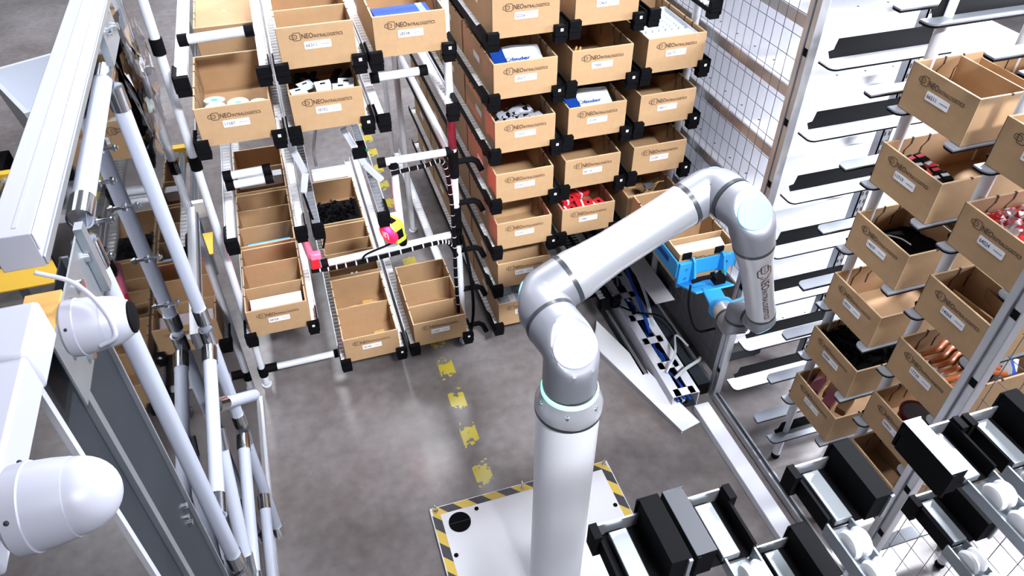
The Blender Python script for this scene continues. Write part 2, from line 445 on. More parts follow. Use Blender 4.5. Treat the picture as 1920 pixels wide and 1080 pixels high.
# empty box and rails above, and queued boxes behind
X, Z = rk(-.486, .508)
BQ = carton('94715', (X-.004, YF+.6, Z), 'cardboard box numbered 94715 behind box 94724 with a blue packet', GB, divs=(.2, .39))
X6, Z6 = rk(-.003, .138)
q2 = carton('', (X6, YF+.6, Z6), 'cardboard box behind box 18143 with green connectors', GB, divs=(.12, .25, .38), logo=False)
q3 = carton('', (X6-.004, YF+1.2, Z6), 'cardboard box behind the green connectors holding black clips', GB, logo=False)
q4 = carton('', (X-.004, YF+1.2, Z), 'cardboard box far left at the back of the low track, with a white sheet', GB, divs=(.3,), logo=False)
# empty tracks of the middle tiers on the left
def empty_pair(x3, z3, words, M=M_ROLL, y1=5.4, front=YF, sides=(-1, 1), ch=None):
    X, Z = rk(x3, z3)
    for s in sides:
        rail(X if s < 0 else X+BW, Z, s, y1, 'empty roller rail, %s side, %s' % ('left' if s < 0 else 'right', words), 'roller rails of the flow rack', M=M, ch=ch, stick=False, front=front)
empty_pair(-.435, 1.17, 'of the empty bay under reel box 11587')
empty_pair(.0, 1.17, 'of the empty bay under box 38702', M=M_GROLL)
empty_pair(.412, 1.735, 'of the empty bay under box 58594')
empty_pair(-.435, 2.05, 'of the empty top bay beside the clear panel')
X, Z = rk(-.432, 1.733)
cl = carton('', (X, YF+.95, Z), 'cardboard box behind the reel box with its flat brown lid closed', GB, logo=False)
_b = MB(); _b.box(.004, BW-.004, .004, BD-.004, BH-.02, BH-.016, M_CARDIN); _b.cyl((.16, .25, BH-.016), (.16, .25, BH-.013), .008, M_LABEL, 10); _b.obj('lid', cl)
# middle section
tiers = [2.068, 1.752, 1.438, 1.118, .785, .485, .158]
num2 = ['52056', '10653', '13330', '22305', '22202', '31727', '28514']
w2 = ['topmost in the tall near column', 'holding a white and blue bag', 'holding grey sachets', 'empty, fourth down', 'empty, fifth down', 'with brown inner trays', 'low behind the robot shoulder']
num3 = ['23460', '17888', '20199', '48718', '17881']
w3 = ['topmost in the second column', 'with a dark clip inside', 'with a blue white bag', 'empty, second column', 'with red packs']
num4 = ['66619', '18003', '23289', '40075']
w4 = ['with a clear moulded tray', 'empty, third column', 'empty, under box 18003', 'of brown wires beside the arm']
MID = {}
for i, n in enumerate(num2):
    dv = (.14, .3, .44) if i == 5 else (() if i != 4 else (.30,))
    MID[n] = place(.968+.002*i, tiers[i], n, w2[i], dv, side=True, depthn=4, M=M_ROLL, ch=M_BLACKM, y1=5.7)
for i, n in enumerate(num3):
    MID[n] = place(1.386-.002*i, tiers[i]+.012, n, w3[i], (), depthn=2, ch=M_BLACKM, y1=5.2, M=M_GROLL)
for i, n in enumerate(num4):
    MID[n] = place(1.803-.003*i, tiers[i+1]+.022, n, w4[i], (), depthn=2, ch=M_BLACKM, y1=5.2, M=M_GROLL)
for i in (5, 6):
    empty_pair(1.376, tiers[i]+.01, 'of the second column, %s tier' % ('sixth' if i == 5 else 'lowest'), M=M_GROLL, ch=M_BLACKM, y1=5.2)
for i in (5, 6):
    empty_pair(1.80, tiers[i]+.01, 'of the third column, %s tier' % ('sixth' if i == 5 else 'lowest'), M=M_GROLL, ch=M_BLACKM, y1=5.2)
empty_pair(1.81, 2.09, 'at the top of the third column', ch=M_BLACKM, y1=5.2)

# right-hand shelf boxes: measured on x=2.3, real front plane x=2.125
XR = 2.125; SS = XR/2.3
def zr(k): return 3.5-(3.5-(2.103-.3525*k))*SS
YA, YB, YC = 2.103*SS, 1.646*SS, 2.56*SS
GR = 'cardboard boxes on the right shelf'
RA = ['66511', '11719', '14029', '18502', '00808', '12115']
wA = ['high on the right shelf, open with inner flap', 'holding red and black packets', 'holding dark wrapped parts', 'empty, right shelf left column', 'on the right shelf filled with black chips', 'lowest of the left column of the right shelf']
RB = ['72204', '64024', '14068', '17739', '59903', '17079']
wB = ['cut off by the right edge of the picture, top right', 'filled with red and white sachets', 'with torn brown cartons', 'with orange hoses in clear bags', 'on the right shelf with a round dark tin', 'lowest of the right column, dark contents']
RBX = {}
for k in range(6):
    RBX[RA[k]] = carton(RA[k], (XR, YA, zr(k)), 'cardboard box %s%s' % ('' if RA[k] in GUESS else 'numbered '+RA[k]+' ', wA[k]), GR, right=True, divs=((.20,) if k == 0 else (.27,) if k == 2 else ()))
    RBX[RB[k]] = carton(RB[k], (XR, YB, zr(k)), 'cardboard box %s%s' % ('' if RB[k] in GUESS else 'numbered '+RB[k]+' ', wB[k]), GR, right=True, divs=((.2, .36) if k in (5, 2) else ()))
# ---------------------------------------------------------------- right shelf frame
M_STRIP_SHADED = mat('shaded_grey_strip', (.28, .30, .34), .35, metal=.4)  # darker grey puts shade into the colour of the support strips
def support(y, z, sgn, x1, label, wall=1, group='shelf supports of the right shelf', x0=XR-.035):
    """bright or shade-coloured strip with a rounded tongue and a black side wall; sgn=+1: strip lies on the low-y side of the wall"""
    t = empty('shelf_support', (x0, y, z), label, 'shelf support', group)
    SM = M_SHELF if wall == 2 else M_STRIP_SHADED; w = .085 if wall == 2 else .055; L = x1-x0
    ya, yb = (-w, .004) if sgn > 0 else (-.004, w)
    r = .03
    if sgn > 0: poly = [(L, ya), (L, yb), (.0, yb), (.0, ya+r)] + [(r-r*math.cos(a), ya+r-r*math.sin(a)) for a in (.3, .6, .9, 1.2)] + [(r, ya)]
    else: poly = [(0, ya), (L, ya), (L, yb), (r, yb)] + [(r-r*math.sin(a), yb-r+r*math.cos(a)) for a in (.3, .6, .9, 1.2)] + [(0, yb-r)]
    p = MB(); p.prism(poly[::-1] if sgn > 0 else poly, -.008, -.002, SM); p.obj('strip', t)
    e = MB(); e.prism([(x, yy) for x, yy in (poly[::-1] if sgn > 0 else poly)], -.016, -.0101, M_BLACKM); e.obj('strip_edge', t)
    if not wall: return t
    wv = MB(); n = 0
    a, b_ = (.0, .004) if sgn > 0 else (-.004, .0)
    prof = [(.05, -.002), (L, -.002), (L, .08), (.07, .08), (.06, .035), (.035, .03)]
    wv.v += [(x, a, zz) for x, zz in prof] + [(x, b_, zz) for x, zz in prof]; k = len(prof)
    wv.face(list(range(k)), M_BLACKM); wv.face(list(range(k, 2*k))[::-1], M_BLACKM)
    for i in range(k): j = (i+1) % k; wv.face((i, k+i, k+j, j), M_BLACKM)
    wv.obj('side_wall', t)
    return t
tw = ['top', 'second', 'third', 'fourth', 'fifth', 'sixth', 'seventh', 'above the top']
BWR = .310
for k in (-1, 0, 1, 2, 3, 4, 5, 6):
    z = zr(k); nm = tw[k] if k >= 0 else tw[7]
    for yy, bay in ((YC, 'the empty bay'), (YA, 'the left column'), (YB, 'the right column')):
        x1 = XR+.56
        support(yy+.006, z, 1, x1, 'support strip with black wall, far side of %s, %s tier' % (bay, nm), 2 if yy == YC else 1)
        support(yy-BWR-.006, z, -1, x1, 'flat support strip, near side of %s, %s tier' % (bay, nm), 0)
def post(name, x, y, z0, z1, r, M, label, cat, group=None, foot=False, n=20):
    t = empty(name, (x, y, z0), label, cat, group)
    MB().cyl((0,0,.05 if foot else 0), (0,0,z1-z0), r, M, n).obj('pole', t)
    if foot:
        f = MB(); f.cyl((0,0,.03), (0,0,.055), r*.6, M_BLACK, 12); f.sphere((0,0,.024), .024, M_BLACK, 12); f.obj('foot', t)
    return t
post('shelf_post', 2.205, 1.955, 0, 2.75, .021, M_PIPE, 'round white post of the right shelf between its left box column and the aisle', 'post', 'round posts of the right shelf', True)
post('shelf_post', 2.205, 1.542, 0, 2.75, .021, M_PIPE, 'round white post of the right shelf in front of its right box column', 'post', 'round posts of the right shelf', True)
post('shelf_post', 2.62, 1.955, 0, 2.75, .021, M_PIPE, 'round white post at the back of the left box column', 'post', 'round posts of the right shelf', True)
post('shelf_post', 2.62, 1.13, 0, 2.75, .021, M_PIPE, 'round white post at the back right corner of the shelf', 'post', 'round posts of the right shelf', True)
def alu_upright(x, y, label, w=.045, d=.07):
    t = empty('aluminium_upright', (x, y, 0), label, 'post')
    b = MB()
    b.box(-w/2, w/2, -d/2, -.006, 0, 3.2, M_ALU); b.box(-w/2, w/2, .006, d/2, 0, 3.2, M_ALU); b.box(-w/2+.012, w/2-.008, -.007, .007, 0, 3.2, M_ALU)
    b.obj('profile', t, bevel=.003)
    for k in range(-1, 8):
        z = zr(k)
        if z > .1: c = MB(); c.box(-w/2-.001, -w/2+.004, -d/2+.004, -.004, z-.02, z+.014, M_BLACK); c.obj('slot_cover', t)
    return t
alu_upright(2.105, 2.475, 'aluminium upright at the end of the wire mesh beyond the robot arm')
alu_upright(2.085, 1.165, 'aluminium upright in the lower right, in front of the right box column')
# mesh panels
def mesh_panel(x, y0, y1, z0, z1, label, sy_=.0715, sz_=.0715):
    t = empty('wire_mesh_panel', (x, y0, z0), label, 'mesh panel')
    b = MB(); y = 0
    while y <= y1-y0+1e-6: b.cyl((0, y, 0), (0, y, z1-z0), .0016, M_WIRE, 5); y += sy_
    z = 0
    while z <= z1-z0+1e-6: b.cyl((.003, 0, z), (.003, y1-y0, z), .0016, M_WIRE, 5); z += sz_*1.35
    b.obj('wires', t); return t
mesh_panel(2.152, 2.52, 4.9, .08, 3.1, 'wire mesh panel beyond the robot arm with bright shelves behind', .068, .075)
mesh_panel(2.105, .15, 1.12, .08, 2.3, 'wire mesh panel in the lower right corner', .08, .08)
# bottom rail
b = MB(); b.box(2.08, 2.12, .2, 2.44, .01, .055, M_ALU); b.box(2.092, 2.108, .2, 2.44, .0551, .058, M_DGREY)
tag(b.obj('bottom_rail'), 'long aluminium rail on the floor between the two uprights on the right', 'rail')
b = MB(); b.box(2.08, 2.12, 2.51, 4.9, .01, .07, M_ALU)
tag(b.obj('bottom_rail'), 'aluminium rail on the floor under the wire mesh panel', 'rail')
# white shelf panels behind the mesh
for k in range(-2, 8):
    z = zr(k)+.07
    if z < .1: continue
    t = empty('white_shelf', (2.2, 2.62, z), 'bright white sheet metal shelf behind the wire mesh, %s level' % (['highest hidden', 'above the top', 'top', 'second', 'third', 'fourth', 'fifth', 'sixth', 'seventh', 'lowest'][k+2]), 'shelf', 'white shelves behind the wire mesh')
    dk = .0
    b = MB(); b.box(0, 1.5, 0, 2.4, -.003, 0, M_SHELF)
    b.obj('panel', t)
    b = MB(); b.box(-.012, 0, 0, 2.4, -.05, .004, M_ALU); b.obj('side_lip', t)
    b = MB(); b.box(0, 1.5, -.01, 0, -.035, .004, M_SHELF); b.box(0, 1.5, -.03, -.011, -.035, -.030, M_SHELF); b.obj('front_lip', t)
    b = MB()
    for i in range(14): b.cyl((.09, .12+i*.17, 0), (.09, .12+i*.17, .0012), .006, M_DGREY, 8)
    for i in range(9): b.cyl((.12+i*.16, .05, 0), (.12+i*.16, .05, .0012), .005, M_DGREY, 8)
    b.obj('screw_holes', t)
def perf(x, y, label):
    t = empty('perforated_upright', (x, y, 0), label, 'post', 'perforated steel uprights')
    b = MB(); b.box(0, .05, 0, .006, 0, 3.1, M_STEEL); b.box(0, .006, 0, .045, 0, 3.1, M_STEEL); b.box(.044, .05, 0, .045, 0, 3.1, M_STEEL); b.obj('channel', t)
    b = MB()
    for i in range(62): b.box(.010, .018, -.001, .0, .03+i*.05, .052+i*.05, M_SLOT); b.box(.033, .041, -.001, .0, .03+i*.05, .052+i*.05, M_SLOT)
    b.obj('slots', t)
perf(2.71, 2.50, 'perforated grey steel upright behind the empty bay of the right shelf')
perf(2.71, 1.19, 'perforated grey steel upright at the near end of the right shelf')
# grey back panel behind the lower mesh, with controller cabinet
b = MB(); b.box(2.16, 2.175, 2.56, 3.6, .06, .78, M_DPANEL)
tag(b.obj('grey_sheet'), 'dark grey sheet behind the lower wire mesh under the held box', 'panel')
b = MB(); b.box(2.28, 2.56, 2.68, 3.1, .02, .5, M_DGREY); b.box(2.27, 2.57, 2.675, 2.68, .1, .42, M_DPANEL)
tag(b.obj('controller_cabinet', bevel=.006), 'dark grey controller cabinet standing behind the right upright', 'cabinet')
# ---------------------------------------------------------------- flow rack frame
PR = .021
def pipe(p0, p1, label, group='white pipes of the flow rack', M=M_PIPE, r=PR, joints=True, cat='pipe', jl=.04, name='rack_pipe'):
    p0 = Vector(p0); p1 = Vector(p1); d = (p1-p0); L = d.length; d.normalize()
    t = empty(name, p0, label, cat, group)
    MB().cyl((0,0,0), p1-p0, r, M, 16).obj('pipe', t)
    if joints:
        for a in (0, L-jl): MB().cyl(d*a, d*(a+jl), r*1.3, M_BLACK, 14).obj('black_joint', t)
    return t
def rpost(x, y, label, z1=3.3, foot=True, M=M_PIPE):
    t = post('rack_post', x, y, 0.02, z1, PR, M, label, 'post', 'upright posts of the flow rack', False)
    f = MB(); f.cyl((0,0,-.02), (0,0,0), .009, M_BLACK, 10); f.cyl((0,0,-.018), (0,0,-.008), .03, M_WHITE, 16); f.obj('foot', t)
    return t
p = rpost(-.505, 3.40, 'left front post of the flow rack next to the clear panel')
for z in (2.2, 1.62, .14): MB().cyl((0,0,z-.07), (0,0,z), .028, M_BLACK, 14).obj('black_joint', p)
p = rpost(.765, 3.40, 'front post of the flow rack wrapped with cable, between the two rack sections')
MB().cyl((0,0,1.44), (0,0,1.62), .0225, M_MAROON, 16).obj('maroon_tape', p)
for z in (1.0, 1.36): MB().cyl((0,0,z-.10), (0,0,z+.06), .028, M_BLACK, 14).obj('black_joint', p)
MB().cyl((0,0,.80), (0,0,.92), .028, M_BLACK, 14).obj('black_joint', p)
rpost(2.13, 3.42, 'right front post of the flow rack behind the robot arm', 2.5)
for i, (x, y) in enumerate(((-.5, 4.7), (.70, 4.7), (2.1, 4.7), (-.5, 5.7), (.75, 5.7))):
    rpost(x, y, 'rear post of the flow rack, %s' % ['left, halfway back', 'centre, halfway back', 'right, halfway back', 'left, at the back', 'centre, at the back'][i])
pipe((-.505, 3.4, .14), (.02, 3.4, .14), 'lowest white cross pipe at the left foot of the flow rack', jl=.09)
pipe((-.03, 3.39, .86), (.765, 3.4, .89), 'white cross pipe carrying the striped cable, below the warning scanner')
pipe((.36, 3.4, 1.44), (.765, 3.4, 1.44), 'white cross pipe above the warning scanner')
pipe((.44, 3.4, .89), (.44, 3.4, 1.44), 'short vertical white pipe that holds the warning scanner', M=M_PIPE)
pipe((-.40, 3.4, 1.505), (-.17, 3.4, 1.51), 'upper of two short white pipes under the reel box')
pipe((-.40, 3.4, 1.45), (-.17, 3.4, 1.455), 'lower of two short white pipes under the reel box')
pipe((-.42, 3.42, 2.19), (-.10, 3.42, 2.2), 'wide white cross pipe above the reel box')
pipe((.38, 3.4, 1.91), (.66, 3.4, 1.915), 'white cross pipe under box 58594')
pipe((.75, 3.43, 1.43), (.73, 5.6, 1.43), 'long white pipe running back from the cable post', joints=False)
for z in (1.95,): pipe((-.5, 4.7, z), (.70, 4.7, z), 'rear cross pipe of the left rack section at height %d cm' % int(z*100))
for i, z in enumerate((.10, .42, .74, 1.06, 1.37, 1.69)):
    pipe((.95, 3.46, z), (2.12, 3.46, z), 'dark cross bar under the right rack section, %s from the floor' % ['first', 'second', 'third', 'fourth', 'fifth', 'sixth'][i], 'dark cross bars of the flow rack', M=M_BLACKM, r=.018)
for i, z in enumerate((1.37, 1.10, .76, .45, .13)):
    t = empty('black_bracket', (.765, 3.4, z), 'black bracket from the cable post to the tall box column, %s from top' % ['first', 'second', 'third', 'fourth', 'fifth'][i], 'bracket', 'black brackets on the cable post')
    MB().tube([(0,0,0), (.105, 0, .0), (.13, -.01, -.012), (.15, -.03, -.06)], .017, M_BLACK, 10).obj('arm', t)
b = MB(); pts = bez([on_ for on_ in [(-.09, 3.372, .84), (.1, 3.365, .84), (.35, 3.365, .855), (.6, 3.365, .875), (.70, 3.38, .85), (.745, 3.37, .75)]], 8)
t = empty('striped_cable', (0, 0, 0), 'black cable with white stripes tied under the lower cross pipe', 'cable')
b.tube(pts, .013, M_BLACK, 8)
for i in range(2, len(pts)-2, 2):
    a = Vector(pts[i]); d = (Vector(pts[i+1])-a).normalized(); b.cyl(a-d*.0015, a+d*.0015+Vector((.004, 0, 0)), .0136, M_WHITE, 8)
b.obj('sleeve', t)
t = empty('striped_cable', (0, 0, 0), 'black cable with white stripes climbing the cable post', 'cable')
pts = bez([(.735, 3.365, .30), (.73, 3.36, .6), (.735, 3.36, .9), (.73, 3.36, 1.2), (.70, 3.365, 1.40), (.6, 3.365, 1.40), (.42, 3.36, 1.39)], 8)
b = MB().tube(pts, .012, M_BLACK, 8)
for i in range(2, len(pts)-2, 2):
    a = Vector(pts[i]); d = (Vector(pts[i+1])-a).normalized(); b.cyl(a-d*.0018, a+d*.0018, .0126, M_WHITE, 8)
b.obj('sleeve', t)
b = MB(); b.tube(bez([(.78, 3.36, .9), (.82, 3.36, .6), (.83, 3.36, .3), (.80, 3.37, .02)], 8), .010, M_BLACK, 8)
tag(b.obj('black_cable'), 'black cable hanging down beside the cable post', 'cable')
# warning scanner
t = empty('warning_scanner', (.375, 3.32, 1.05), 'lime and red warning scanner clamped to the short vertical pipe', 'scanner')
axd = Vector((-.86, -.50, -.12)).normalized(); side = axd.cross(Vector((0,0,1))).normalized(); u_ = side.cross(axd)
b = MB(); b.obox(axd*-.02, axd, side, u_, .036, .056, .068, M_LIME); b.obj('case', t, bevel=.012)
b = MB(); b.lathe(axd*.005, axd, [(0, .062), (.02, .066), (.032, .058), (.036, .03)], M_REDL, 28); b.obj('red_lens', t)
b = MB()
for (a, c, e, g) in ((-.02, .02, -.005, .02), (-.02, .02, -.02, -.02), (.005, .02, .005, -.02), (.02, .02, .02, -.02), (.005, 0, .02, 0)):
    b.cyl(axd*.040+side*a+u_*c, axd*.040+side*e+u_*g, .004, M_WHITE, 6)
b.obj('white_marks', t)
for c_, h3 in ((side*.057, (.02, .002, .028)), (-side*.057, (.02, .002, .028)), (u_*.069, (.018, .025, .002))): b = MB(); b.obox(c_-axd*.015, axd, side, u_, *h3, M_BLACK); b.obj('window', t)
b = MB(); b.obox(Vector((.03, .05, .05)), Vector((1,0,0)), Vector((0,1,0)), Vector((0,0,1)), .035, .003, .035, M_ALUW); b.obj('mounting_plate', t)
b = MB(); b.tube(bez([(.37, 3.30, 1.0), (.36, 3.34, .95), (.22, 3.35, .90), (.20, 3.36, .84)], 8), .006, M_BLACK, 8)
tag(b.obj('thin_cable'), 'thin black cable hanging from the warning scanner to the cross pipe', 'cable')
# sensor arms
def arm(pts, label):
    b = MB()
    for a, c in zip(pts[:-1], pts[1:]): b.beam(a, c, .035, .03, M_ALUW, (0,1,0))
    return tag(b.obj('sensor_arm', bevel=.004), label, 'sensor arm')
arm([(-.10, 3.40, 1.78), (-.045, 3.38, 1.60), (-.012, 3.36, 1.48), (-.04, 3.34, 1.38)], 'bent light aluminium sensor arm between the reel box and box 38702')
arm([(.215, 3.42, 1.66), (.29, 3.38, 1.46), (.365, 3.36, 1.36)], 'bent light aluminium sensor arm left of the upper cross pipe')
b = MB(); b.tube(bez([(-.04, 3.335, 1.37), (-.02, 3.33, 1.2), (.02, 3.34, 1.1), (.0, 3.35, 1.0)], 8), .006, M_BLACK, 8)
tag(b.obj('thin_cable'), 'thin dark cable hanging from the sensor arm beside the left column', 'cable')
b = MB(); b.tube(bez([(.08, 4.2, 1.7), (.12, 4.0, 1.5), (.06, 3.7, 1.42), (.05, 3.42, 1.46)], 8), .008, M_GROLL, 8)
tag(b.obj('grey_cable'), 'grey cable looping behind box 38702', 'cable')
t = empty('pink_lamp', (-.065, 3.36, .93), 'bracket with short tube tinted pink by red light, end of lower cross pipe', 'lamp')
MB().cyl((-.01, 0, .02), (-.03, .0, .20), .021, M_PINK, 16).obj('tube', t)  # white pipe painted pink for the red light falling on it
b = MB(); b.box(-.02, .03, -.02, .02, -.06, .01, M_RED); b.box(-.015, .045, -.03, .01, .01, .05, M_PINK); b.obj('bracket', t, bevel=.006)
b = MB(); b.box(.02, .2, 3.37, 3.42, 1.41, 1.455, M_WHITE)
tag(b.obj('white_sensor_bar', bevel=.003), 'flat white bar under box 38702 between two black roller rails', 'bar')
b = MB(); b.box(.24, .31, 3.37, 3.45, 1.50, 1.56, M_BLACK); b.cyl((.31, 3.37, 1.55), (.31, 3.355, 1.55), .008, M_GREEN, 10)
tag(b.obj('black_sensor', bevel=.004), 'small black sensor with green light under box 38702', 'sensor')

# ---------------------------------------------------------------- robot
hh = Vector((-.17, .985, 0)).normalized(); ff = Vector((.985, .17, 0)).normalized(); Z = Vector((0,0,1))
AX = Vector((.760, 1.655, 0))
P1 = Vector((.757, 1.655, 1.644)); P2 = Vector((.719, 1.929, 1.644)); P3 = Vector((1.490, 2.062, 1.909)); P4 = Vector((1.526, 1.855, 1.909)); P5 = Vector((1.770, 1.897, 1.243))
P6 = P5+hh*.135; P7 = P6-Z*.155
robot = empty('industrial_robot', (AX.x, AX.y, 1.34), 'grey industrial robot arm with light blue caps, reaching right and holding a box', 'robot')
RO = Vector((AX.x, AX.y, 1.34))
def robj(mb, name, par=None): 
    o = mb.obj(name, par or robot)
    if (par or robot) is robot: pass
    return o
def loc(p): return Vector(p)-RO
def housing(P, d1, L1, d2, L2, r, name, capmat, clampc=.36, r1=None, r2_=None):
    d1 = Vector(d1).normalized(); d2 = Vector(d2).normalized(); R = .55*r
    ang = d1.angle(d2); tl = R/math.tan(ang/2)
    pts = [P+d1*(L1-(L1-tl)*i/6) for i in range(6)]
    C0 = P+(d1+d2).normalized()*(R/math.sin(ang/2)); a = (P+d1*tl-C0); c = (P+d2*tl-C0)
    tot = a.angle(c)
    for i in range(13):
        q = a.slerp(c, i/12) if False else (Matrix.Rotation(tot*i/12, 3, a.cross(c).normalized()) @ a)
        pts.append(C0+q)
    pts += [P+d2*(tl+(L2-tl)*i/6) for i in range(1, 7)]
    n = len(pts); rad = [r]*n
    if r1: rad = [ (r1 + (r-r1)*min(1, i/5)) for i in range(n)]
    if r2_: rad = [min(q, r2_+(r-r2_)*min(1, (n-1-i)/5)) if r2_ < r else q for i, q in enumerate(rad)]
    b = MB(); b.tube([loc(p) for p in pts], rad, M_ROB, 48)
    dg = -(d1+d2).normalized(); cl = clampc*r; pl = loc(P)
    for i, v in enumerate(b.v):
        v = Vector(v); s = (v-pl).dot(dg)
        if s > cl: b.v[i] = tuple(v-dg*(s-cl))
    o = b.obj(name, robot)
    # cap
    e = d1.cross(d2).normalized(); g = dg.cross(e)
    hw = math.sqrt(max(.05, 1-2*clampc**2))*r*.93; hl = hw*.88
    cb = MB(); N = 40
    cen = pl+dg*(cl-.002)
    rings = [(0, 1.0), (.006, 1.0), (.009, .96)]
    for t_, s_ in rings:
        for k in range(N):
            an = 2*PI*k/N; cb.v.append(tuple(cen+dg*t_+e*hw*s_*math.cos(an)+g*hl*s_*math.sin(an)))
    for i in range(2):
        for k in range(N): A = i*N+k; B = i*N+(k+1) % N; cb.face((A, B, B+N, A+N), capmat)
    cb.face([2*N+k for k in range(N)], capmat); cb.face(list(range(N))[::-1], capmat)
    co = cb.obj('joint_cap', o)
    return o, cen+dg*.0094, e, g, hw
def ring(p, d, r, w=.018, name='joint_ring'):
    d = Vector(d).normalized(); return MB().cyl(loc(p-d*w/2), loc(p+d*w/2), r, M_RING, 48).obj(name, robot)
A1 = (P3-P2).normalized(); F1 = (P5-P4).normalized()
# base
b = MB(); b.lathe((0,0,0), (0,0,1), [(.0, .128), (.03, .128), (.05, .118), (.085, .105)], M_ROBA, 64); o = b.obj('base_flange', robot)
for k in range(6):
    a = -2.0+k*PI/3; c_ = Vector((math.cos(a)*.112, math.sin(a)*.112, .045))
    q = MB(); q.cyl(c_, c_+Vector((0,0,.016)), .009, M_CHROME, 16); q.cyl(c_+Vector((0,0,.0161)), c_+Vector((0,0,.0168)), .005, M_DGREY, 6); q.obj('bolt', o)
MB().cyl((0,0,-.014), (0,0,0), .129, M_RING, 64).obj('base_gasket', robot)
MB().lathe((0,0,.085), (0,0,1), [(0, .107), (.014, .107), (.02, .1)], M_GLOW, 64).obj('status_light_ring', robot)
MB().cyl((0,0,.104), (0,0,.118), .101, M_RING, 64).obj('base_ring', robot)
ho, cen, e, g, hw = housing(P1, -Z, P1.z-1.34-.115, hh, .135, .1, 'shoulder_housing', M_CAPW, .26)
# embossed letters on the cap
lg = MB()
right = e if e.x > 0 else -e; upv = Vector((0,0,1)) - right*0; upv = (-(right.cross((-hh+Z).normalized()))); 
if upv.z < 0: upv = -upv
def cp(x, y): return cen + right*x*hw/.1 + upv*y*hw/.1
def cstroke(pts):
    lg.tube([cp(*q) for q in pts], .0011, M_GREY, 5)
cstroke([(-.058, .018), (-.05, -.02), (-.04, -.045), (-.02, -.056), (0, -.045), (.004, -.02), (-.006, .022), (.012, .03), (.03, .024), (.034, .008), (.024, -.006), (.03, -.02), (.058, -.05)])
cstroke([(-.052, .038), (.046, .058), (.058, .015), (.066, -.035)])
lg.obj('embossed_mark', ho)
ring(P1+hh*.142, hh, .1015, .016)
housing(P2, -hh, .125, A1, .135, .1, 'upper_arm_joint', M_CAP, .36)
ring(P2+A1*.143, A1, .1015, .018)
MB().tube([loc(P2+A1*t) for t in (.152, .18, .24, .34, .5, .62, .683)], [.1, .1, .092, .084, .082, .083, .086], M_ROBA, 48).obj('upper_arm', robot)
ring(P3-A1*.133, A1, .0885, .018)
housing(P3, -A1, .125, -hh, .095, .087, 'elbow_joint', M_CAP, .42)
ring(P3-hh*.103, hh, .0885, .016)
housing(P4, hh, .095, F1, .155, .087, 'forearm_joint', M_CAP, .36, r2_=.08)
ring(P4+F1*.163, F1, .081, .015)
fa = MB().tube([loc(P4+F1*t) for t in (.171, .2, .25, .35, .5, .622)], [.08, .078, .07, .064, .061, .061], M_ROBA, 48).obj('forearm', robot)
# writing along the forearm, wrapped round it
camd = (Vector((0,0,H))-(P4+F1*.4)); camd = (camd-F1*camd.dot(F1)).normalized()
sdv = F1.cross(camd).normalized()   # to one side
lb = MB()
def wrap(p):   # p.x along the arm, p.z across
    an = (p.z-.022)/.066 + .38
    r = .0655 + max(0, (.16-(p.x+.22))*.0)
    t = .20+p.x
    ks = [(.171, .08), (.2, .078), (.25, .07), (.35, .064), (.5, .061), (.9, .061)]
    rad = next(r0+(r1-r0)*(t-t0)/(t1-t0) for (t0, r0), (t1, r1) in zip(ks[:-1], ks[1:]) if t <= t1)+.0006
    # letters read down the arm; their tops point towards the right of the picture
    return loc(P4+F1*t) + (camd*math.cos(an)-sdv*math.sin(an))*(rad+.0012)
logo_geo(lb, .03, 0, 1.62, M_PRINT, 0, wrap)
lb.obj('printed_writing', fa)
ring(P5-F1*.083, F1, .0625, .014)
housing(P5, -F1, .075, hh, .06, .06, 'wrist_joint', M_CAP, .36)
ring(P5+hh*.067, hh, .0605, .013)
housing(P6, -hh, .061, -Z, .075, .058, 'wrist_joint', M_CAP, .36)
ring(P7+Z*.075, Z, .0595, .013)
TD = (Vector((1.80, 2.36, 1.06))-P7).normalized()
housing(P7, Z, .068, TD, .075, .058, 'wrist_joint', M_ROB, .3)
ring(P7+TD*.082, TD, .0595, .013)
MB().tube([loc(P7+TD*t) for t in (.089, .16)], [.055, .05], M_ROBA, 40).obj('tool_flange', robot)
# pedestal
t = empty('robot_pedestal', (AX.x, AX.y, 0.035), 'white round column standing on the white base plate, carrying the robot arm', 'pedestal')
MB().cyl((0,0,0), (0,0,1.29), .122, M_BRIGHT, 64).obj('column', t)
# base plate
t = empty('base_plate', (.766, 1.66, 0), 'white floor plate with yellow and black hazard edges under the robot', 'base plate')
x0, x1, y0, y1 = -.51, .51, -.55, .55
MB().box(x0, x1, y0, y1, .004, .034, M_BRIGHT).obj('plate', t, bevel=.003)
b = MB()
b.box(x0+.012, x1-.012, y1-.05, y1-.006, .0342, .0352, M_HAZ); b.box(x0+.006, x0+.05, y0, y1-.05, .0342, .0352, M_HAZ); b.box(x1-.05, x1-.006, y0, y1-.05, .0342, .0352, M_HAZ)
b.obj('hazard_tape', t)
for (x, y) in ((x0+.03, y1-.028), (0-.0, y1-.028), (x1-.03, y1-.028), (x0+.03, 0), (x1-.03, 0)):
    b = MB(); b.cyl((x, y, .0352), (x, y, .05), .014, M_CHROME, 6); b.cyl((x, y, .05), (x, y, .085), .008, M_CHROME, 12); b.sphere((x, y, .085), .009, M_CHROME, 10); b.obj('anchor_bolt', t)
for (x, y) in ((x0+.24, y1-.075), (x0+.07, y1-.30), (x1-.07, y1-.28)): MB().cyl((x, y, .0342), (x, y, .0358), .012, M_BLACK, 14).obj('drilled_hole', t)
b = MB(); b.cyl((x0+.135, y1-.125, .0342), (x0+.135, y1-.125, .0385), .058, M_BLACK, 40); b.box(x0+.08, x0+.19, y1-.127, y1-.123, .0386, .0392, M_DGREY); b.obj('black_grommet', t)

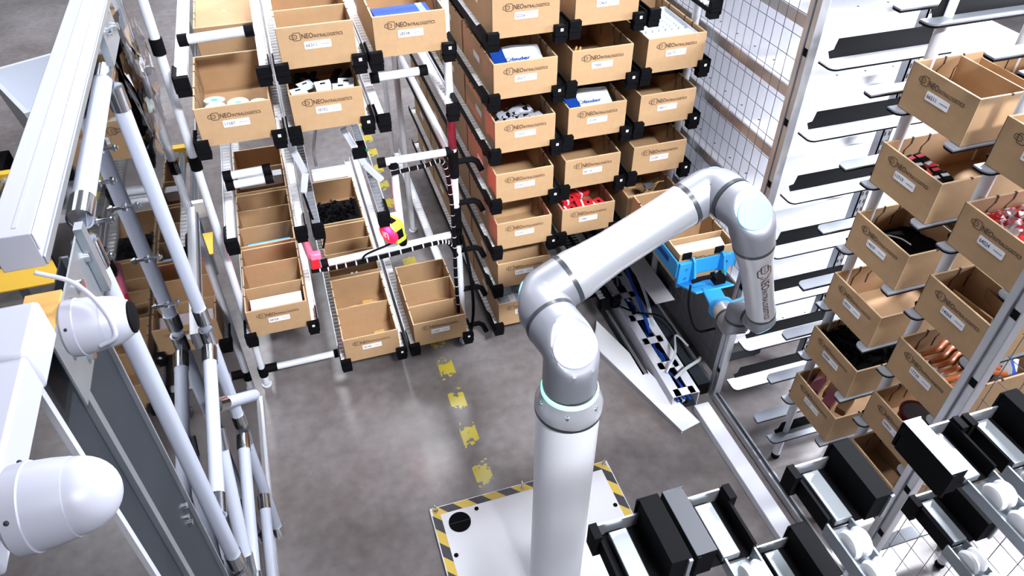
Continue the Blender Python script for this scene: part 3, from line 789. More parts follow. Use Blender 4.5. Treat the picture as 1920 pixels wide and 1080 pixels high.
# held box + gripper
HB = carton('', (1.756, 2.592, .914), 'cardboard box held in the blue gripper, with a white sheet inside', 'held box', divs=(.13, .33))
g_ = empty('blue_gripper', (1.80, 2.36, 1.04), 'bright blue metal gripper on the robot wrist clasping a cardboard box', 'gripper'); GO = Vector((1.80, 2.36, 1.04))
def gl(*p): return Vector(p)-GO
def gbox(x0, x1, y0, y1, z0, z1, M, name, bev=.003):
    b = MB(); b.box(x0-GO.x, x1-GO.x, y0-GO.y, y1-GO.y, z0-GO.z, z1-GO.z, M); return b.obj(name, g_, bevel=bev)
gbox(1.738, 2.10, 2.578, 2.587, .955, 1.055, M_BLUE, 'front_plate')
o = gbox(1.738, 1.747, 2.578, 2.93, .955, 1.065, M_BLUE, 'side_plate')
MB().box(1.7365-GO.x, 1.7385-GO.x, 2.66-GO.y, 2.82-GO.y, 1.005-GO.z, 1.04-GO.z, M_DBLUE).obj('slot', o)
o = gbox(2.098, 2.106, 2.578, 2.88, .955, 1.06, M_BLUE, 'side_plate')
for x in (1.825, 2.0):
    b = MB(); pr = [(2.585, 1.07), (2.57, 1.085), (2.545, 1.07), (2.50, .93), (2.52, .90), (2.585, .93)]
    b.v = [(x-.006-GO.x, y-GO.y, z-GO.z) for y, z in pr]+[(x+.006-GO.x, y-GO.y, z-GO.z) for y, z in pr]; k = 6
    b.face(list(range(k)), M_BLUE); b.face(list(range(k, 2*k))[::-1], M_BLUE)
    for i in range(k): j = (i+1) % k; b.face((i, k+i, k+j, j), M_BLUE)
    b.obj('rib', g_)
    gbox(x-.075 if x < 1.9 else x, x if x < 1.9 else x+.05, 2.560, 2.578, .90, 1.06, M_BLUE, 'bracket')
    for zz in (.96, 1.02): 
        b = MB(); xx = x-.035 if x < 1.9 else x+.025; b.cyl(gl(xx, 2.56, zz), gl(xx, 2.555, zz), .009, M_CHROME, 6); b.obj('bolt', g_)
b = MB(); b.obox(gl(1.86, 2.47, .97), Vector((1,0,0)), Vector((0,.9,-.43)).normalized(), Vector((0,.43,.9)).normalized(), .11, .10, .005, M_BLUE); b.obj('base_plate_arm', g_, bevel=.003)
b = MB(); b.tube([P7+TD*.157-GO, P7+TD*.172-GO], .062, M_BLUE, 32); b.obj('flange_plate', g_)
b = MB(); b.beam(P7+TD*.17-GO, gl(1.85, 2.40, 1.00), .10, .012, M_BLUE); b.obj('adapter', g_, bevel=.006)
for x in (1.80, 1.99):
    gbox(x-.028, x+.028, 2.588, 2.60, 1.06, 1.10, M_BLACK, 'rubber_pad')
b = MB(); b.tube([gl(1.76, 2.45, 1.03), gl(1.82, 2.44, 1.05), gl(1.92, 2.43, 1.05)], .011, M_BLACK, 10); b.box(.06, .12, .03, .09, -.01, .03, M_BLACK); b.cyl(gl(1.88, 2.43, 1.06), gl(1.88, 2.43, 1.09), .009, M_CHROME, 10); b.sphere(gl(1.92, 2.43, 1.075), .011, M_GREEN, 10); b.obj('valve_block', g_)
b = MB(); b.tube([q-GO for q in bez([(1.75, 2.44, 1.02), (1.71, 2.36, .95), (1.70, 2.24, .90), (1.76, 2.18, .95)], 8)], .006, M_BLACK, 8); b.obj('hose', g_)
# ---------------------------------------------------------------- floor and low things
b = MB(); b.box(-9, 9, -4, 16, -.05, 0, floor_material()); f = b.obj('floor'); struct(f)
b = MB(); b.box(-9, 9, 15.9, 16, 0, 6, M_WHITE); struct(b.obj('wall_back'))
# ramp sheet
b = MB(); b.prism([(1.548, 3.06), (1.656, 3.26), (1.899, 2.28), (1.769, 2.25)][::-1], .045, .05, M_SHELF); b.prism([(1.56, 3.0), (1.60, 3.02), (1.79, 2.27), (1.775, 2.265)][::-1], 0, .0449, M_ALU)
tag(b.obj('metal_ramp'), 'tapering light sheet metal ramp lying on the floor right of the robot column', 'ramp')
# cable duct with openings
def slope_strip(x0, y0, x1, y1, w, label):
    t = empty('cable_duct', (x0, y0, 0), label, 'cable duct')
    d = Vector((x1-x0, y1-y0, 0)); L = d.length; d.normalize(); s_ = Vector((d.y, -d.x, 0))
    return t, d, s_, L
t, d, s_, L = slope_strip(1.885, 2.44, 1.915, 3.62, .155, 'white cable duct with square openings full of blue cables')
b = MB(); w = .085
for sg in (-1, 1): b.obox(d*L/2+s_*sg*w+Z*.06, d, s_, Z, L/2, .0025, .06, M_WHITE)
for sg in (-1, 1): b.obox(d*L/2+s_*sg*(w-.028)+Z*.119, d, s_, Z, L/2, .028, .0015, M_WHITE)
for k in range(6): b.obox(d*(.03+k*(L-.06)/5)+Z*.119, d, s_, Z, .028, w-.02, .0015, M_WHITE)
b.obox(d*L/2+Z*.003, d, s_, Z, L/2, w, .002, M_DGREY); b.obj('trough', t)
for i in range(9):
    random.seed(40+i); pts = [d*(L*k/7)+s_*random.uniform(-.05, .05)+Z*random.uniform(.04, .095) for k in range(8)]
    c = MB().tube(bez(pts, 5), .008, [M_CABLEB, M_CABLEB, M_BLACK, M_CABLEB, M_CABLEG, M_BLACK, M_CABLEB, M_CABLEG, M_BLACK][i], 7).obj('cable', t)
b = MB(); b.box(1.925, 2.02, .6, 2.40, .0, .055, M_WHITE)
tag(b.obj('closed_duct', bevel=.004), 'long closed white duct on the floor running toward the camera', 'cable duct')
for i, (pts, M, r, lb) in enumerate((([(1.84, 2.62, .14), (1.93, 2.70, .2), (2.02, 2.86, .18), (2.10, 2.82, .1)], M_CABLEG, .007, 'thin white cable looping out of the duct toward the mesh'),
    ([(1.88, 2.58, .12), (1.96, 2.60, .16), (2.08, 2.66, .13), (2.12, 2.70, .1)], M_CABLEG, .011, 'thick grey cable looping out of the duct toward the mesh'),
    ([(1.70, 3.28, .22), (1.85, 3.12, .20), (2.02, 3.02, .18), (2.06, 2.7, .1)], M_BLACK, .006, 'black cable crossing over the open duct'),
    ([(1.93, 3.7, .5), (1.94, 3.5, .3), (1.95, 3.25, .16), (1.92, 3.0, .1)], M_CABLEB, .013, 'blue cable falling into the duct'),
    ([(1.98, 3.7, .5), (1.99, 3.5, .32), (2.0, 3.25, .18), (1.95, 3.0, .1)], M_CABLEG, .012, 'white cable falling into the duct beside the blue one'))):
    tag(MB().tube(bez(pts, 8), r, M, 8).obj('floor_cable'), lb, 'cable')
b = MB(); b.box(1.74, 1.78, 2.72, 3.45, 0, .05, M_DGREY); b.box(1.75, 1.77, 2.72, 3.45, .05, .055, M_ALU)
tag(b.obj('floor_beam'), 'dark steel beam on the floor left of the open cable duct', 'beam')
b = MB(); b.box(2.0, 2.08, 2.5, 4.4, 0, .10, M_BLACKM); b.box(2.0, 2.08, 2.5, 4.4, .10, .104, M_DGREY)
tag(b.obj('floor_beam'), 'black beam on the floor along the foot of the mesh', 'beam')
b = MB(); b.box(1.955, 2.09, 3.05, 3.7, .30, .305, M_SHELF)
tag(b.obj('white_plate'), 'white perforated plate beyond the open duct near the mesh', 'plate')

# ---------------------------------------------------------------- left fence
XF = -.5
def fpipe(p0, p1, label, M=M_CPIPE, r=.0245, coup=(0, 1)):
    p0 = Vector(p0); p1 = Vector(p1); t = empty('fence_tube', p0, label, 'tube', 'grey tubes of the left fence'); d = (p1-p0); L = d.length; d.normalize()
    MB().cyl((0,0,0), p1-p0, r, M, 24).obj('tube', t)
    for e_ in coup:
        a = d*(0 if e_ == 0 else L-.075); b = MB(); b.cyl(a, a+d*.075, r*1.16, M_CHROME, 24); s = Vector((1,0,0)).cross(d)
        b.cyl(a+d*.03+s*r*1.1, a+d*.03+s*(r*1.1+.022), .007, M_CHROME, 8); b.obj('coupler', t)
    return t
fpipe((XF, 2.29, 2.56), (XF, 1.56, 2.535), 'thick horizontal grey tube below the big white beam at top left')
fpipe((XF, 2.32, 2.50), (XF, 2.35, 1.50), 'tall upright grey tube of the left fence, upper length')
fpipe((XF, 2.33, 1.48), (XF, 2.32, .90), 'upright grey tube of the left fence, middle length')
fpipe((XF, 2.30, .88), (XF, 2.26, .10), 'upright grey tube of the left fence, lowest length')
fpipe((XF, 1.53, 2.50), (XF, 1.52, 1.10), 'upright grey tube below the upper white camera')
fpipe((XF, 1.52, 1.08), (XF, 1.51, .10), 'upright grey tube near the bottom edge of the picture')
fpipe((XF, 2.27, 1.43), (XF, 1.55, 1.36), 'horizontal grey tube at mid height of the left fence')
fpipe((XF, 2.27, .88), (XF, 1.56, .82), 'second horizontal grey tube of the left fence')
fpipe((XF, 2.23, .48), (XF, 1.56, .40), 'lowest horizontal grey tube of the left fence')
fpipe((XF+.0, 1.93, 1.34), (XF+.0, 1.58, .92), 'short diagonal grey brace of the left fence')
fpipe((XF, 2.03, 1.36), (XF+.10, 2.27, 1.12), 'short grey connector between the two upright tubes', coup=(0,))
for i, (y, z) in enumerate(((2.13, 2.40), (2.13, 2.20), (2.14, 1.99), (2.15, 1.78), (1.98, 2.38), (1.82, 2.36), (1.70, 2.33))):
    b = MB(); b.cyl((-.552, y, z), (-.505, y, z), .006, M_CHROME, 10); b.cyl((-.552, y, z), (-.546, y, z), .013, M_CHROME, 12); b.cyl((-.52, y, z), (-.512, y, z), .011, M_CHROME, 6)
    tag(b.obj('panel_bolt'), 'chrome bolt through the clear panel, one of those beside the grey tubes', 'bolt', 'bolts of the clear panel')
b = MB(); b.box(-.556, -.552, 1.47, 3.24, .04, 2.62, M_ACR)
tag(b.obj('acrylic_screen'), 'large clear acrylic panel of the left fence reflecting the boxes', 'panel')
b = MB(); b.box(-.575, -.535, 1.3, 3.28, .0, .04, M_ALUW); tag(b.obj('panel_base_profile'), 'white aluminium profile on the floor under the clear panel', 'profile')
t = empty('aluminium_profile', (-.56, 2.36, 1.40), 'ribbed aluminium profile behind the clear panel beside the left rack post', 'profile')
b = MB(); b.beam((0, 0, 0), (0, .82, .06), .05, .09, M_ALU); b.beam((.027, 0, 0), (.027, .82, .06), .004, .02, M_DGREY); b.obj('bar', t)
random.seed(21); b = MB(); nx, ny = 9, 7
for j in range(ny+1):
    for i in range(nx+1): b.v.append((-.535+.014*random.random()+.010*math.sin(i*1.3+j*.7), 2.75+.5*i/nx, 2.0+.42*j/ny))
for j in range(ny):
    for i in range(nx): a = j*(nx+1)+i; b.face((a, a+1, a+nx+2, a+nx+1), M_ACR)
tag(b.obj('plastic_film'), 'crumpled clear plastic film hanging behind the top of the clear screen', 'film')
# dark sheet and profiles near the camera
t = empty('dark_sheet_panel', (-.53, 1.10, 0), 'tall dark grey sheet panel of the left fence below the white cameras', 'panel')
MB().box(-.003, .0, 0, .35, .02, 2.52, M_DGREY).obj('sheet', t)
b = MB(); b.box(0, .014, .10, .125, .02, 2.52, M_STEEL); b.obj('middle_profile', t)
b = MB(); b.box(-.004, .012, .345, .352, .02, 2.52, M_ALU); b.obj('edge_profile', t)
b = MB(); b.box(-.01, .002, -.022, -.004, .02, 2.52, M_ALUW); b.obj('edge_profile', t)
b = MB()
for (y, z) in ((.285, 1.62), (.31, 1.64), (.29, 1.585)): b.cyl((0, y, z), (.012, y, z), .009, M_CHROME, 12)
b.obj('chrome_bolts', t)
t = empty('big_white_beam', (-.42, 1.02, 2.83), 'big white profile beam running away at the top left', 'beam')
b = MB(); b.box(-.034, .024, 0, 3.2, -.03, .03, M_BEAM); b.box(.0241, .028, 0, 3.2, -.028, -.012, M_STEEL); b.box(.0241, .027, 0, 3.2, .0, .029, M_BEAM); b.obj('profile', t, bevel=.004)
b = MB(); b.box(-.003, .003, .02, 3.2, .0302, .031, M_BEAM); b.obj('rib', t)
t = empty('near_white_beam', (-.415, .55, 2.79), 'short white profile beam nearest the camera on the left', 'beam')
MB().box(-.03, .03, -.02, .34, -.03, .03, M_BEAM).obj('profile', t, bevel=.005)
MB().box(-.033, .033, .25, .36, -.033, .035, M_BEAM).obj('end_cover', t, bevel=.008)
MB().box(-.025, .025, .36, .46, -.035, -.03, M_TAN).obj('joint_plate', t)
t = empty('steel_bracket_plate', (-.49, 1.28, 2.44), 'galvanised corner plate with bolts between the beam and the upper camera', 'bracket')
b = MB(); b.box(-.002, .002, -.16, .20, -.04, .12, M_STEEL); b.obj('plate', t)
for (y, z) in ((-.10, .05), (-.05, -.01), (.02, .02), (.06, .08), (.1, .0), (.17, .07), (-.02, .09)): MB().cyl((.002, y, z), (.014, y, z), .012, M_CHROME, 14).obj('bolt', t)
b = MB(); b.box(.003, .02, .17, .20, -.03, .14, M_STEEL); b.obj('angle', t)
t = empty('steel_clamp_plate', (-.475, 2.36, 2.66), 'galvanised clamp at the far top end of the thick tube', 'bracket')
b = MB(); b.box(-.01, .01, -.09, .12, -.08, .08, M_STEEL); b.obj('plate', t)
for (y, z) in ((-.04, 0), (.03, .04), (.08, -.03)): MB().cyl((.01, y, z), (.025, y, z), .012, M_CHROME, 12).obj('bolt', t)
# security cameras
def turret(pos, ax, r, label, dark):
    t = empty('security_camera', pos, label, 'security camera', None); ax = Vector(ax).normalized()
    b = MB(); b.lathe(-ax*r*.85, ax, [(0, r*.88), (r*.10, r*.98), (r*.45, r*1.0), (r*.48, r*.97)], M_CAMW, 48); o = b.obj('mounting_base', t)
    b = MB(); b.lathe(-ax*r*.38, ax, [(0, r*.97), (r*.4, r*.94), (r*.78, r*.88)], M_CAMW, 48); b.obj('body', t)
    if dark:
        b = MB(); b.lathe(ax*r*.40, ax, [(0, r*.89), (r*.4, r*.80), (r*.72, r*.62), (r*.76, r*.58)], M_CAMW, 48); b.obj('hood', t)
        b = MB(); b.lathe(ax*r*1.16, ax, [(0, r*.57), (.003, r*.57), (.005, r*.5)], M_BLACK, 48); b.obj('lens', t)
    else:
        prof = [(r*.92*math.sin(a), r*.86*math.cos(a)) for a in [i*PI/2/10 for i in range(10)]]+[(r*.92, .001)]
        b = MB(); b.lathe(ax*r*.40, ax, prof, M_CAMW, 48); b.obj('hood', t)
    b = MB(); q = ax.cross(Vector((0,0,1))).normalized(); w_ = q.cross(ax)
    for a in (-.9, .9): b = MB(); b.sphere(-ax*r*.6+(w_*math.cos(a)+q*math.sin(a))*r*.99, r*.06, M_DGREY, 8); b.obj('screw', t)
    return t
turret(Vector((-.352, .96, 2.722)), (1, .0, .0), .0445, 'upper white bullet shaped security camera with a dark front', True)
turret(Vector((-.314, .552, 2.833)), (1, .0, .0), .0475, 'lower white security camera with a rounded front, nearest the camera', False)
b = MB(); b.tube(bez([(-.40, .98, 2.82), (-.36, .98, 2.79), (-.325, .94, 2.765), (-.315, .91, 2.735), (-.34, .91, 2.72)], 8), .0035, M_CAMW, 8)
tag(b.obj('camera_cable'), 'white cable looping over the upper security camera', 'cable')

# conveyor, bin and cart on the far left
t = empty('roller_conveyor', (-2.0, 4.6, 0), 'yellow framed roller conveyor running across behind the left fence', 'conveyor')
CX = Vector((-2.0, 4.6, 0))
def cb_(x0, x1, y0, y1, z0, z1, M, name, bev=0):
    b = MB(); b.box(x0+2.0, x1+2.0, y0-4.6, y1-4.6, z0, z1, M); return b.obj(name, t, bevel=bev)
cb_(-3.4, -.70, 5.40, 5.46, .50, .63, M_YEL, 'side_rail'); cb_(-3.4, -.70, 5.39, 5.40, .56, .60, M_WHITE, 'guide_strip')
cb_(-3.4, -.70, 4.62, 4.66, .50, .62, M_WHITE, 'side_rail'); cb_(-3.4, -.70, 4.25, 4.5, .44, .45, M_YEL, 'walk_plate')
for k in range(30):
    x = -.78-k*.088
    b = MB(); b.cyl((x+2, .07, .585), (x+2, .79, .585), .029, M_CHROME, 14); b.obj('roller', t)
for x in (-3.3, -2.0, -.8):
    for y in (4.64, 5.43): cb_(x-.03, x+.03, y-.02, y+.02, 0, .5, M_STEEL, 'leg')
rb = MB(); o = Vector((-1.953, 5.974, 0)); uu_ = Vector((.9, .44, 0)).normalized(); vv = Vector((-.44, .9, 0)).normalized()
def ring4(z, ins): return [o+uu_*ins+vv*ins+Z*z, o+uu_*(.95-ins)+vv*ins+Z*z, o+uu_*(.95-ins)+vv*(1.0-ins)+Z*z, o+uu_*ins+vv*(1.0-ins)+Z*z]
rg = [ring4(.12, .1), ring4(.80, 0), ring4(.80, .035), ring4(.16, .13)]
for r_ in rg: rb.v += [tuple(p-o) for p in r_]
for i in range(3):
    for k in range(4): A = i*4+k; B = i*4+(k+1) % 4; rb.face((A, B, B+4, A+4), M_BIN)
rb.face((3, 2, 1, 0), M_BIN); rb.face((12, 13, 14, 15), M_BIN)
t = empty('grey_container', tuple(o), 'large light grey container with sloping walls at the far left', 'container'); rb.obj('tub', t)
b = MB()
for k in range(1, 4): b.beam(tuple(uu_*.24*k+vv*.985+Z*.2), tuple(uu_*.24*k+vv*.97+Z*.78), .03, .02, M_BIN)
b.obj('ribs', t)
for (a, c) in ((.12, .12), (.83, .12), (.83, .88), (.12, .88)): MB().cyl(uu_*a+vv*c, uu_*a+vv*c+Z*.12, .04, M_BLACK, 12).obj('castor', t)
b = MB(); b.box(-3.3, -2.3, 5.75, 6.35, .03, .34, M_BLACKM); b.box(-3.25, -2.35, 5.8, 6.3, .34, .36, M_DGREY)
tag(b.obj('dark_cart', bevel=.02), 'low dark cart standing left of the roller conveyor', 'cart')
# blue and dark bins behind clear panel
b = MB(); b.box(-1.15, -.75, 4.0, 4.4, .02, .30, M_DBLUE)
tag(b.obj('blue_crate', bevel=.01), 'deep blue crate on the floor behind the clear panel', 'crate')
# ---------------------------------------------------------------- near rack in the lower right corner
def near_unit(x, z, w, flip, label, nb=6, L=.62):
    TOP = (M_DKMETAL if x < .6 else M_STEEL) if flip else M_BLACK
    t = empty('near_rail', (x, .69, z), label, 'rail', 'rails of the near rack')
    def X(a, c): return (a, c) if not flip else (w-c, w-a)
    b = MB(); b.box(*X(.0, .006), -.13, .0, -.03, .012, M_BLACK); b.box(*X(.006, w), -.004, .0, -.03, .010, M_ALU); b.box(*X(.006, w), -.13, -.004, -.032, -.028, M_BLACK); b.box(*X(-.012, .004), -.035, -.002, -.04, .022, M_BLACK); b.obj('end_cup', t)
    MB().box(*X(.028, .066), -.128, -.012, -.03, -.010, M_STEEL).obj('silver_block', t, bevel=.002)
    b = MB(); b.box(*X(.094, .128), -.135, .004, -.03, .045, M_BLACK); b.box(*X(.128, .136), -.14, .008, -.03, .045, M_BLACK if flip else M_STEEL); b.box(*X(.09, .136), .004, .008, -.03, .046, TOP); b.box(*X(.094, .136), -.135, .004, .0451, .047, TOP); b.obj('side_block', t, bevel=.002)
    b = MB(); b.box(*X(.0, .004), -L, -.13, -.04, -.002, M_STEEL); b.box(*X(.06, .064), -L, -.13, -.04, -.012, M_STEEL); b.box(*X(.004, .06), -L, -.13, -.04, -.037, M_STEEL); b.obj('channel', t)
    for k in range(nb):
        b = MB(); xa, xb = X(.010, .054); y = -.18-k*.066
        b.lathe(((xa), y, -.008), (1, 0, 0), [(0, .016), (.003, .025), (.009, .029), (.015, .027), (.019, .019), (.025, .019), (.029, .027), (.035, .029), (.041, .025), (xb-xa, .016)], M_ROLL, 20); b.obj('wheel', t)
    return t
near_unit(.39, 2.2, .136, False, 'near black and silver rail end just right of the robot column')
near_unit(.535, 2.2, .136, True, 'near rail end with tall black wall beside the one by the robot column')
near_unit(.83, 2.2, .136, False, 'near rail end with silver block, upper tier, middle of the lower right corner')
near_unit(1.105, 2.2, .136, True, 'near rail end, upper tier, black wall facing left, white wheels behind')
near_unit(.82, 1.885, .136, False, 'lower tier near rail end at the bottom edge')
near_unit(1.27, 1.885, .136, False, 'lower tier near rail end in front of the right mesh')
near_unit(1.275, 2.2, .136, False, 'upper tier near rail end at the right edge of the picture')
b = MB(); b.cyl((.2, .30, 2.13), (1.6, .30, 2.13), .02, M_PIPE, 16); tag(b.obj('near_cross_pipe'), 'white pipe under the near upper rails', 'pipe', 'white pipes of the near rack')
b = MB(); b.cyl((.2, .25, 1.81), (1.6, .25, 1.81), .02, M_PIPE, 16); tag(b.obj('near_cross_pipe'), 'white pipe under the near lower rails', 'pipe', 'white pipes of the near rack')

# ---------------------------------------------------------------- contents
def at(r, x, y, z=0): p = Vector((x, y, z)); return Matrix.Rotation(r.rotation_euler.z, 3, 'Z') @ p + r.location
def thing_mesh(mb, name, root, x, y, z, label, cat, group=None, rz=0, rx=0, bevel=0):
    o = mb.obj(name, None, at(root, x, y, z), 0, bevel); o.rotation_euler = (rx, 0, root.rotation_euler.z+rz); return tag(o, label, cat, group)
r = L3[0]
_r = MB(); _r.cyl((0,0,0), (0,0,.024), .049, M_REEL, 32); _rm = _r.mesh('reel_body'); _h = MB(); _h.cyl((0,0,.0), (0,0,.0255), .0145, M_TEAL, 20); _hm = _h.mesh('hub')
i = 0
for (x, y, z, w) in ((.068, .30, .045, 'far left'), (.075, .19, .06, 'centre left'), (.178, .22, .055, 'centre'), (.272, .19, .05, 'right'), (.062, .08, .07, 'front left'), (.17, .11, .06, 'front middle'), (.268, .085, .03, 'front right, lowest')):
    e_ = empty('tape_reel', at(r, x, y, z+.008), 'clear round reel with teal hub, %s in box 11587' % w, 'reel', 'reels in box 11587'); e_.rotation_euler = (random.uniform(-.12, .12), random.uniform(-.1, .1), 0)
    inst('reel_body', _rm, e_); inst('hub', _hm, e_)
r = L2[0]
thing_mesh(MB().box(0, .26, 0, .16, 0, .03, M_DBLUE).box(.21, .24, 0, .16, .0301, .031, M_CAP), 'blue_folder', r, .03, .05, .115, 'dark blue folder with a light stripe in box 58594', 'folder', rz=.04)
r = L4[0]
for i, (x, y, z, rz, rx) in enumerate(((.02, .05, .148, .25, .25), (.13, .09, .140, .1, .5), (.20, .05, .145, -.1, .35), (.07, .14, .13, .5, .3), (.23, .12, .13, -.2, .5))):
    b = MB(); b.box(0, .075, 0, .06, 0, .002, M_PLAST); b.box(.025, .05, .04, .048, .0021, .0028, M_BLACK)
    thing_mesh(b, 'hanging_card', r, x, y, z, 'white hanging card with a slot, %s in box 38702' % ['leftmost', 'second', 'third', 'at the back left', 'at the back right'][i], 'card', 'hanging cards in box 38702', rz, rx)
for i in range(5):
    b = MB(); b.box(0, .03, 0, .22, 0, .012, M_BLACK); thing_mesh(b, 'dark_packet', r, .03+.055*i, .22, .115, 'dark glossy packet at the back of box 38702', 'packet', 'dark packets in box 38702', rz=random.uniform(-.4, .4), rx=-.15)
thing_mesh(MB().box(0, .28, 0, .13, 0, .004, M_PLAST), 'paper_sheet', L5[0], .025, .02, .10, 'white sheet standing in the front compartment of box 94724', 'sheet', rx=.35)
thing_mesh(MB().box(0, .25, 0, .02, 0, .11, M_SKY), 'blue_packet', BQ, .05, .03, .055, 'bright blue packet in box 94715', 'packet')
thing_mesh(MB().box(0, .29, 0, .07, 0, .07, M_WHITE), 'white_carton', q4, .02, .18, .105, 'small white carton in the box at the back of the low left track', 'carton')
r = L6[0]
for i, (x, y, z, rz) in enumerate(((.035, .08, .012, 1.2), (.16, .10, .012, .3), (.20, .14, .02, .1), (.03, .33, .06, .3), (.08, .34, .085, .3), (.13, .33, .095, .2), (.17, .36, .10, -.1), (.20, .33, .095, .2), (.245, .34, .085, 0))):
    b = MB(); b.box(0, .065, 0, .035, 0, .022, M_TAN)
    thing_mesh(b, 'tan_packet', r, x, y, z, 'tan packet in the %s compartment of box 18143' % ('front' if i < 3 else 'rear'), 'packet', 'tan packets in box 18143, %s' % ('front' if i < 3 else 'rear'), rz, .2, .003)
for i in range(7):
    b = MB(); b.box(0, .032, 0, .014, 0, .012, M_GREEN); thing_mesh(b, 'green_connector', q2, .03+.042*i, .03+.01*(i % 2), .118, 'small green connector in the box behind box 18143', 'connector', 'green connectors', .2, 0, .002)
for i in range(2):
    b = MB(); b.cyl((0,0,0), (0,0,.035), .009, M_PLAST, 12); thing_mesh(b, 'white_plug', q2, .15+.03*i, .035, .13, 'small white plug standing among green connectors', 'plug', 'white plugs')
_c = MB(); _c.box(-.016, .016, -.003, .003, 0, .014, M_BLACK); _c.box(-.016, -.011, -.003, .02, 0, .005, M_BLACK); _c.box(.011, .016, -.003, .02, 0, .005, M_BLACK); _cm = _c.mesh('clip_body')
random.seed(5)
for i in range(90):
    o = bpy.data.objects.new('black_clip', _cm); C.objects.link(o); ly = i//30
    o.location = at(q3, random.uniform(.035, .295), random.uniform(.03, .40), .075+ly*.016+random.uniform(0, .01)); o.rotation_euler = (random.uniform(-1, 1), random.uniform(-1, 1), random.uniform(0, 6)); tag(o, 'small black clip in the pile in the box below the grey roller rails', 'clip', 'black clips in the box below the grey rails')
b = MB(); b.box(.012, .317, .012, .42, .008, .085, M_BLACK); thing_mesh(b, 'clip_pile', q3, 0, 0, 0, 'heap of black clips under the loose ones in the low middle box', 'clips').__setitem__('kind', 'stuff')
_c = MB(); _c.box(-.011, .011, -.009, .009, -.006, .006, M_BLACKM); _cm = _c.mesh('chip_body')
rr5 = RBX['00808']
for i in range(130):
    o = bpy.data.objects.new('black_chip', _cm); C.objects.link(o); yy = random.uniform(.02, .45)
    o.location = at(rr5, random.uniform(.02, .29), yy, .125-abs(yy-.15)*.06+random.uniform(0, .03)); o.rotation_euler = (random.uniform(-1, 1), random.uniform(-1, 1), random.uniform(0, 6)); tag(o, 'small black chip in the heap filling the fifth box of the right shelf', 'chip', 'black chips in the fifth box of the right shelf')
b = MB(); b.box(.01, .30, .01, .50, .008, .115, M_BLACKM); thing_mesh(b, 'chip_pile', rr5, 0, 0, 0, 'heap of black chips in the fifth box of the right shelf', 'chips').__setitem__('kind', 'stuff')
def crumple(w, d, h, M, seed, nx=14, ny=12, M2=None):
    random.seed(seed); b = MB(); hs = [[h*(.45+.55*random.random())*min(1, 4*i/nx+.2, 4*(nx-i)/nx+.2)*min(1, 4*j/ny+.2, 4*(ny-j)/ny+.2) for i in range(nx+1)] for j in range(ny+1)]
    for j in range(ny+1):
        for i in range(nx+1): b.v.append((w*i/nx+random.uniform(-.3, .3)*w/nx*(0 < i < nx), d*j/ny+random.uniform(-.3, .3)*d/ny*(0 < j < ny), hs[j][i]))
    for j in range(ny):
        for i in range(nx):
            a = j*(nx+1)+i; b.face((a, a+1, a+nx+2, a+nx+1), M2 if (M2 and random.random() < .45) else M)
    n = len(b.v); b.v += [(0,0,0), (w,0,0), (w,d,0), (0,d,0)]; b.face((n+3, n+2, n+1, n), M); return b
def bag(num, txt=True, z=.11):
    r = MID[num][0]
    b = MB(); n = 16
    for j in range(9):
        for i in range(n+1):
            u = i/n; v = j/8; b.v.append((.26*u, .17*v, .028*math.sin(PI*min(1, max(0, u)))**.5*(1-.5*v)+.003*math.sin(9*u+4*v)))
    for j in range(8):
        for i in range(n): a = j*(n+1)+i; b.face((a, a+1, a+n+2, a+n+1), M_DBLUE if (i < 4 or (i+j*1.1 < 8 and j > 3)) else M_PLAST)
    o = thing_mesh(b, 'printed_bag', r, .035, .04, z, 'blue and white plastic bag in box %s, %s' % (num, 'second box down of the tall near column' if num == '10653' else 'second column of the flow rack'), 'bag', rx=.35)
    if txt:
        k = bpy.data.objects.new('printed_word', text_mesh('finder', .10, .022, M_CABLEB)); C.objects.link(k); k.parent = o; k.location = (.085, .05, .031); k.rotation_euler = (-PI/2+.05, 0, 0)
        ring_ = MB(); stroke(ring_, rrect(0, .022, 0, .022, .0105), .003, M_CABLEB, 0, True); kk = ring_.obj('printed_ring', o); kk.location = (.058, .05, .031); kk.rotation_euler = (-PI/2+.05, 0, 0)
bag('10653'); bag('20199', z=.115)
for i in range(7):
    b = crumple(.13, .12, .03, M_GREY, 60+i, 6, 6, M_BLACK); thing_mesh(b, 'grey_sachet', MID['13330'][0], .02+.026*i, .04+.05*(i % 3), .085+.006*i, 'shiny grey sachet in box 13330', 'sachet', 'sachets in box 13330', rz=random.uniform(-.12, .12))
b = MB(); b.box(0, .008, 0, .05, 0, .12, M_TAN); b.box(.02, .028, 0, .05, 0, .12, M_TAN); thing_mesh(b, 'brown_clip', MID['17888'][0], .04, .06, .05, 'brown forked clip in box 17888', 'clip', rx=.3, rz=-.5)
for i, (x, y, z, rz) in enumerate(((.02, .03, .11, .15), (.12, .06, .12, -.1), (.20, .03, .115, .3), (.06, .14, .105, .1), (.16, .16, .12, .4))):
    b = MB(); b.box(0, .10, 0, .06, 0, .03, M_RED); b.box(.03, .042, -.0005, .0605, -.0005, .0305, M_WHITE); b.box(.065, .08, .02, .04, .0302, .031, M_BLACK)
    thing_mesh(b, 'red_pack', MID['17881'][0], x, y, z, 'red pack with white band, %s in box 17881' % ['front left', 'front middle', 'front right', 'rear left', 'rear right'][i], 'pack', 'red packs in box 17881', rz, .1, .003)
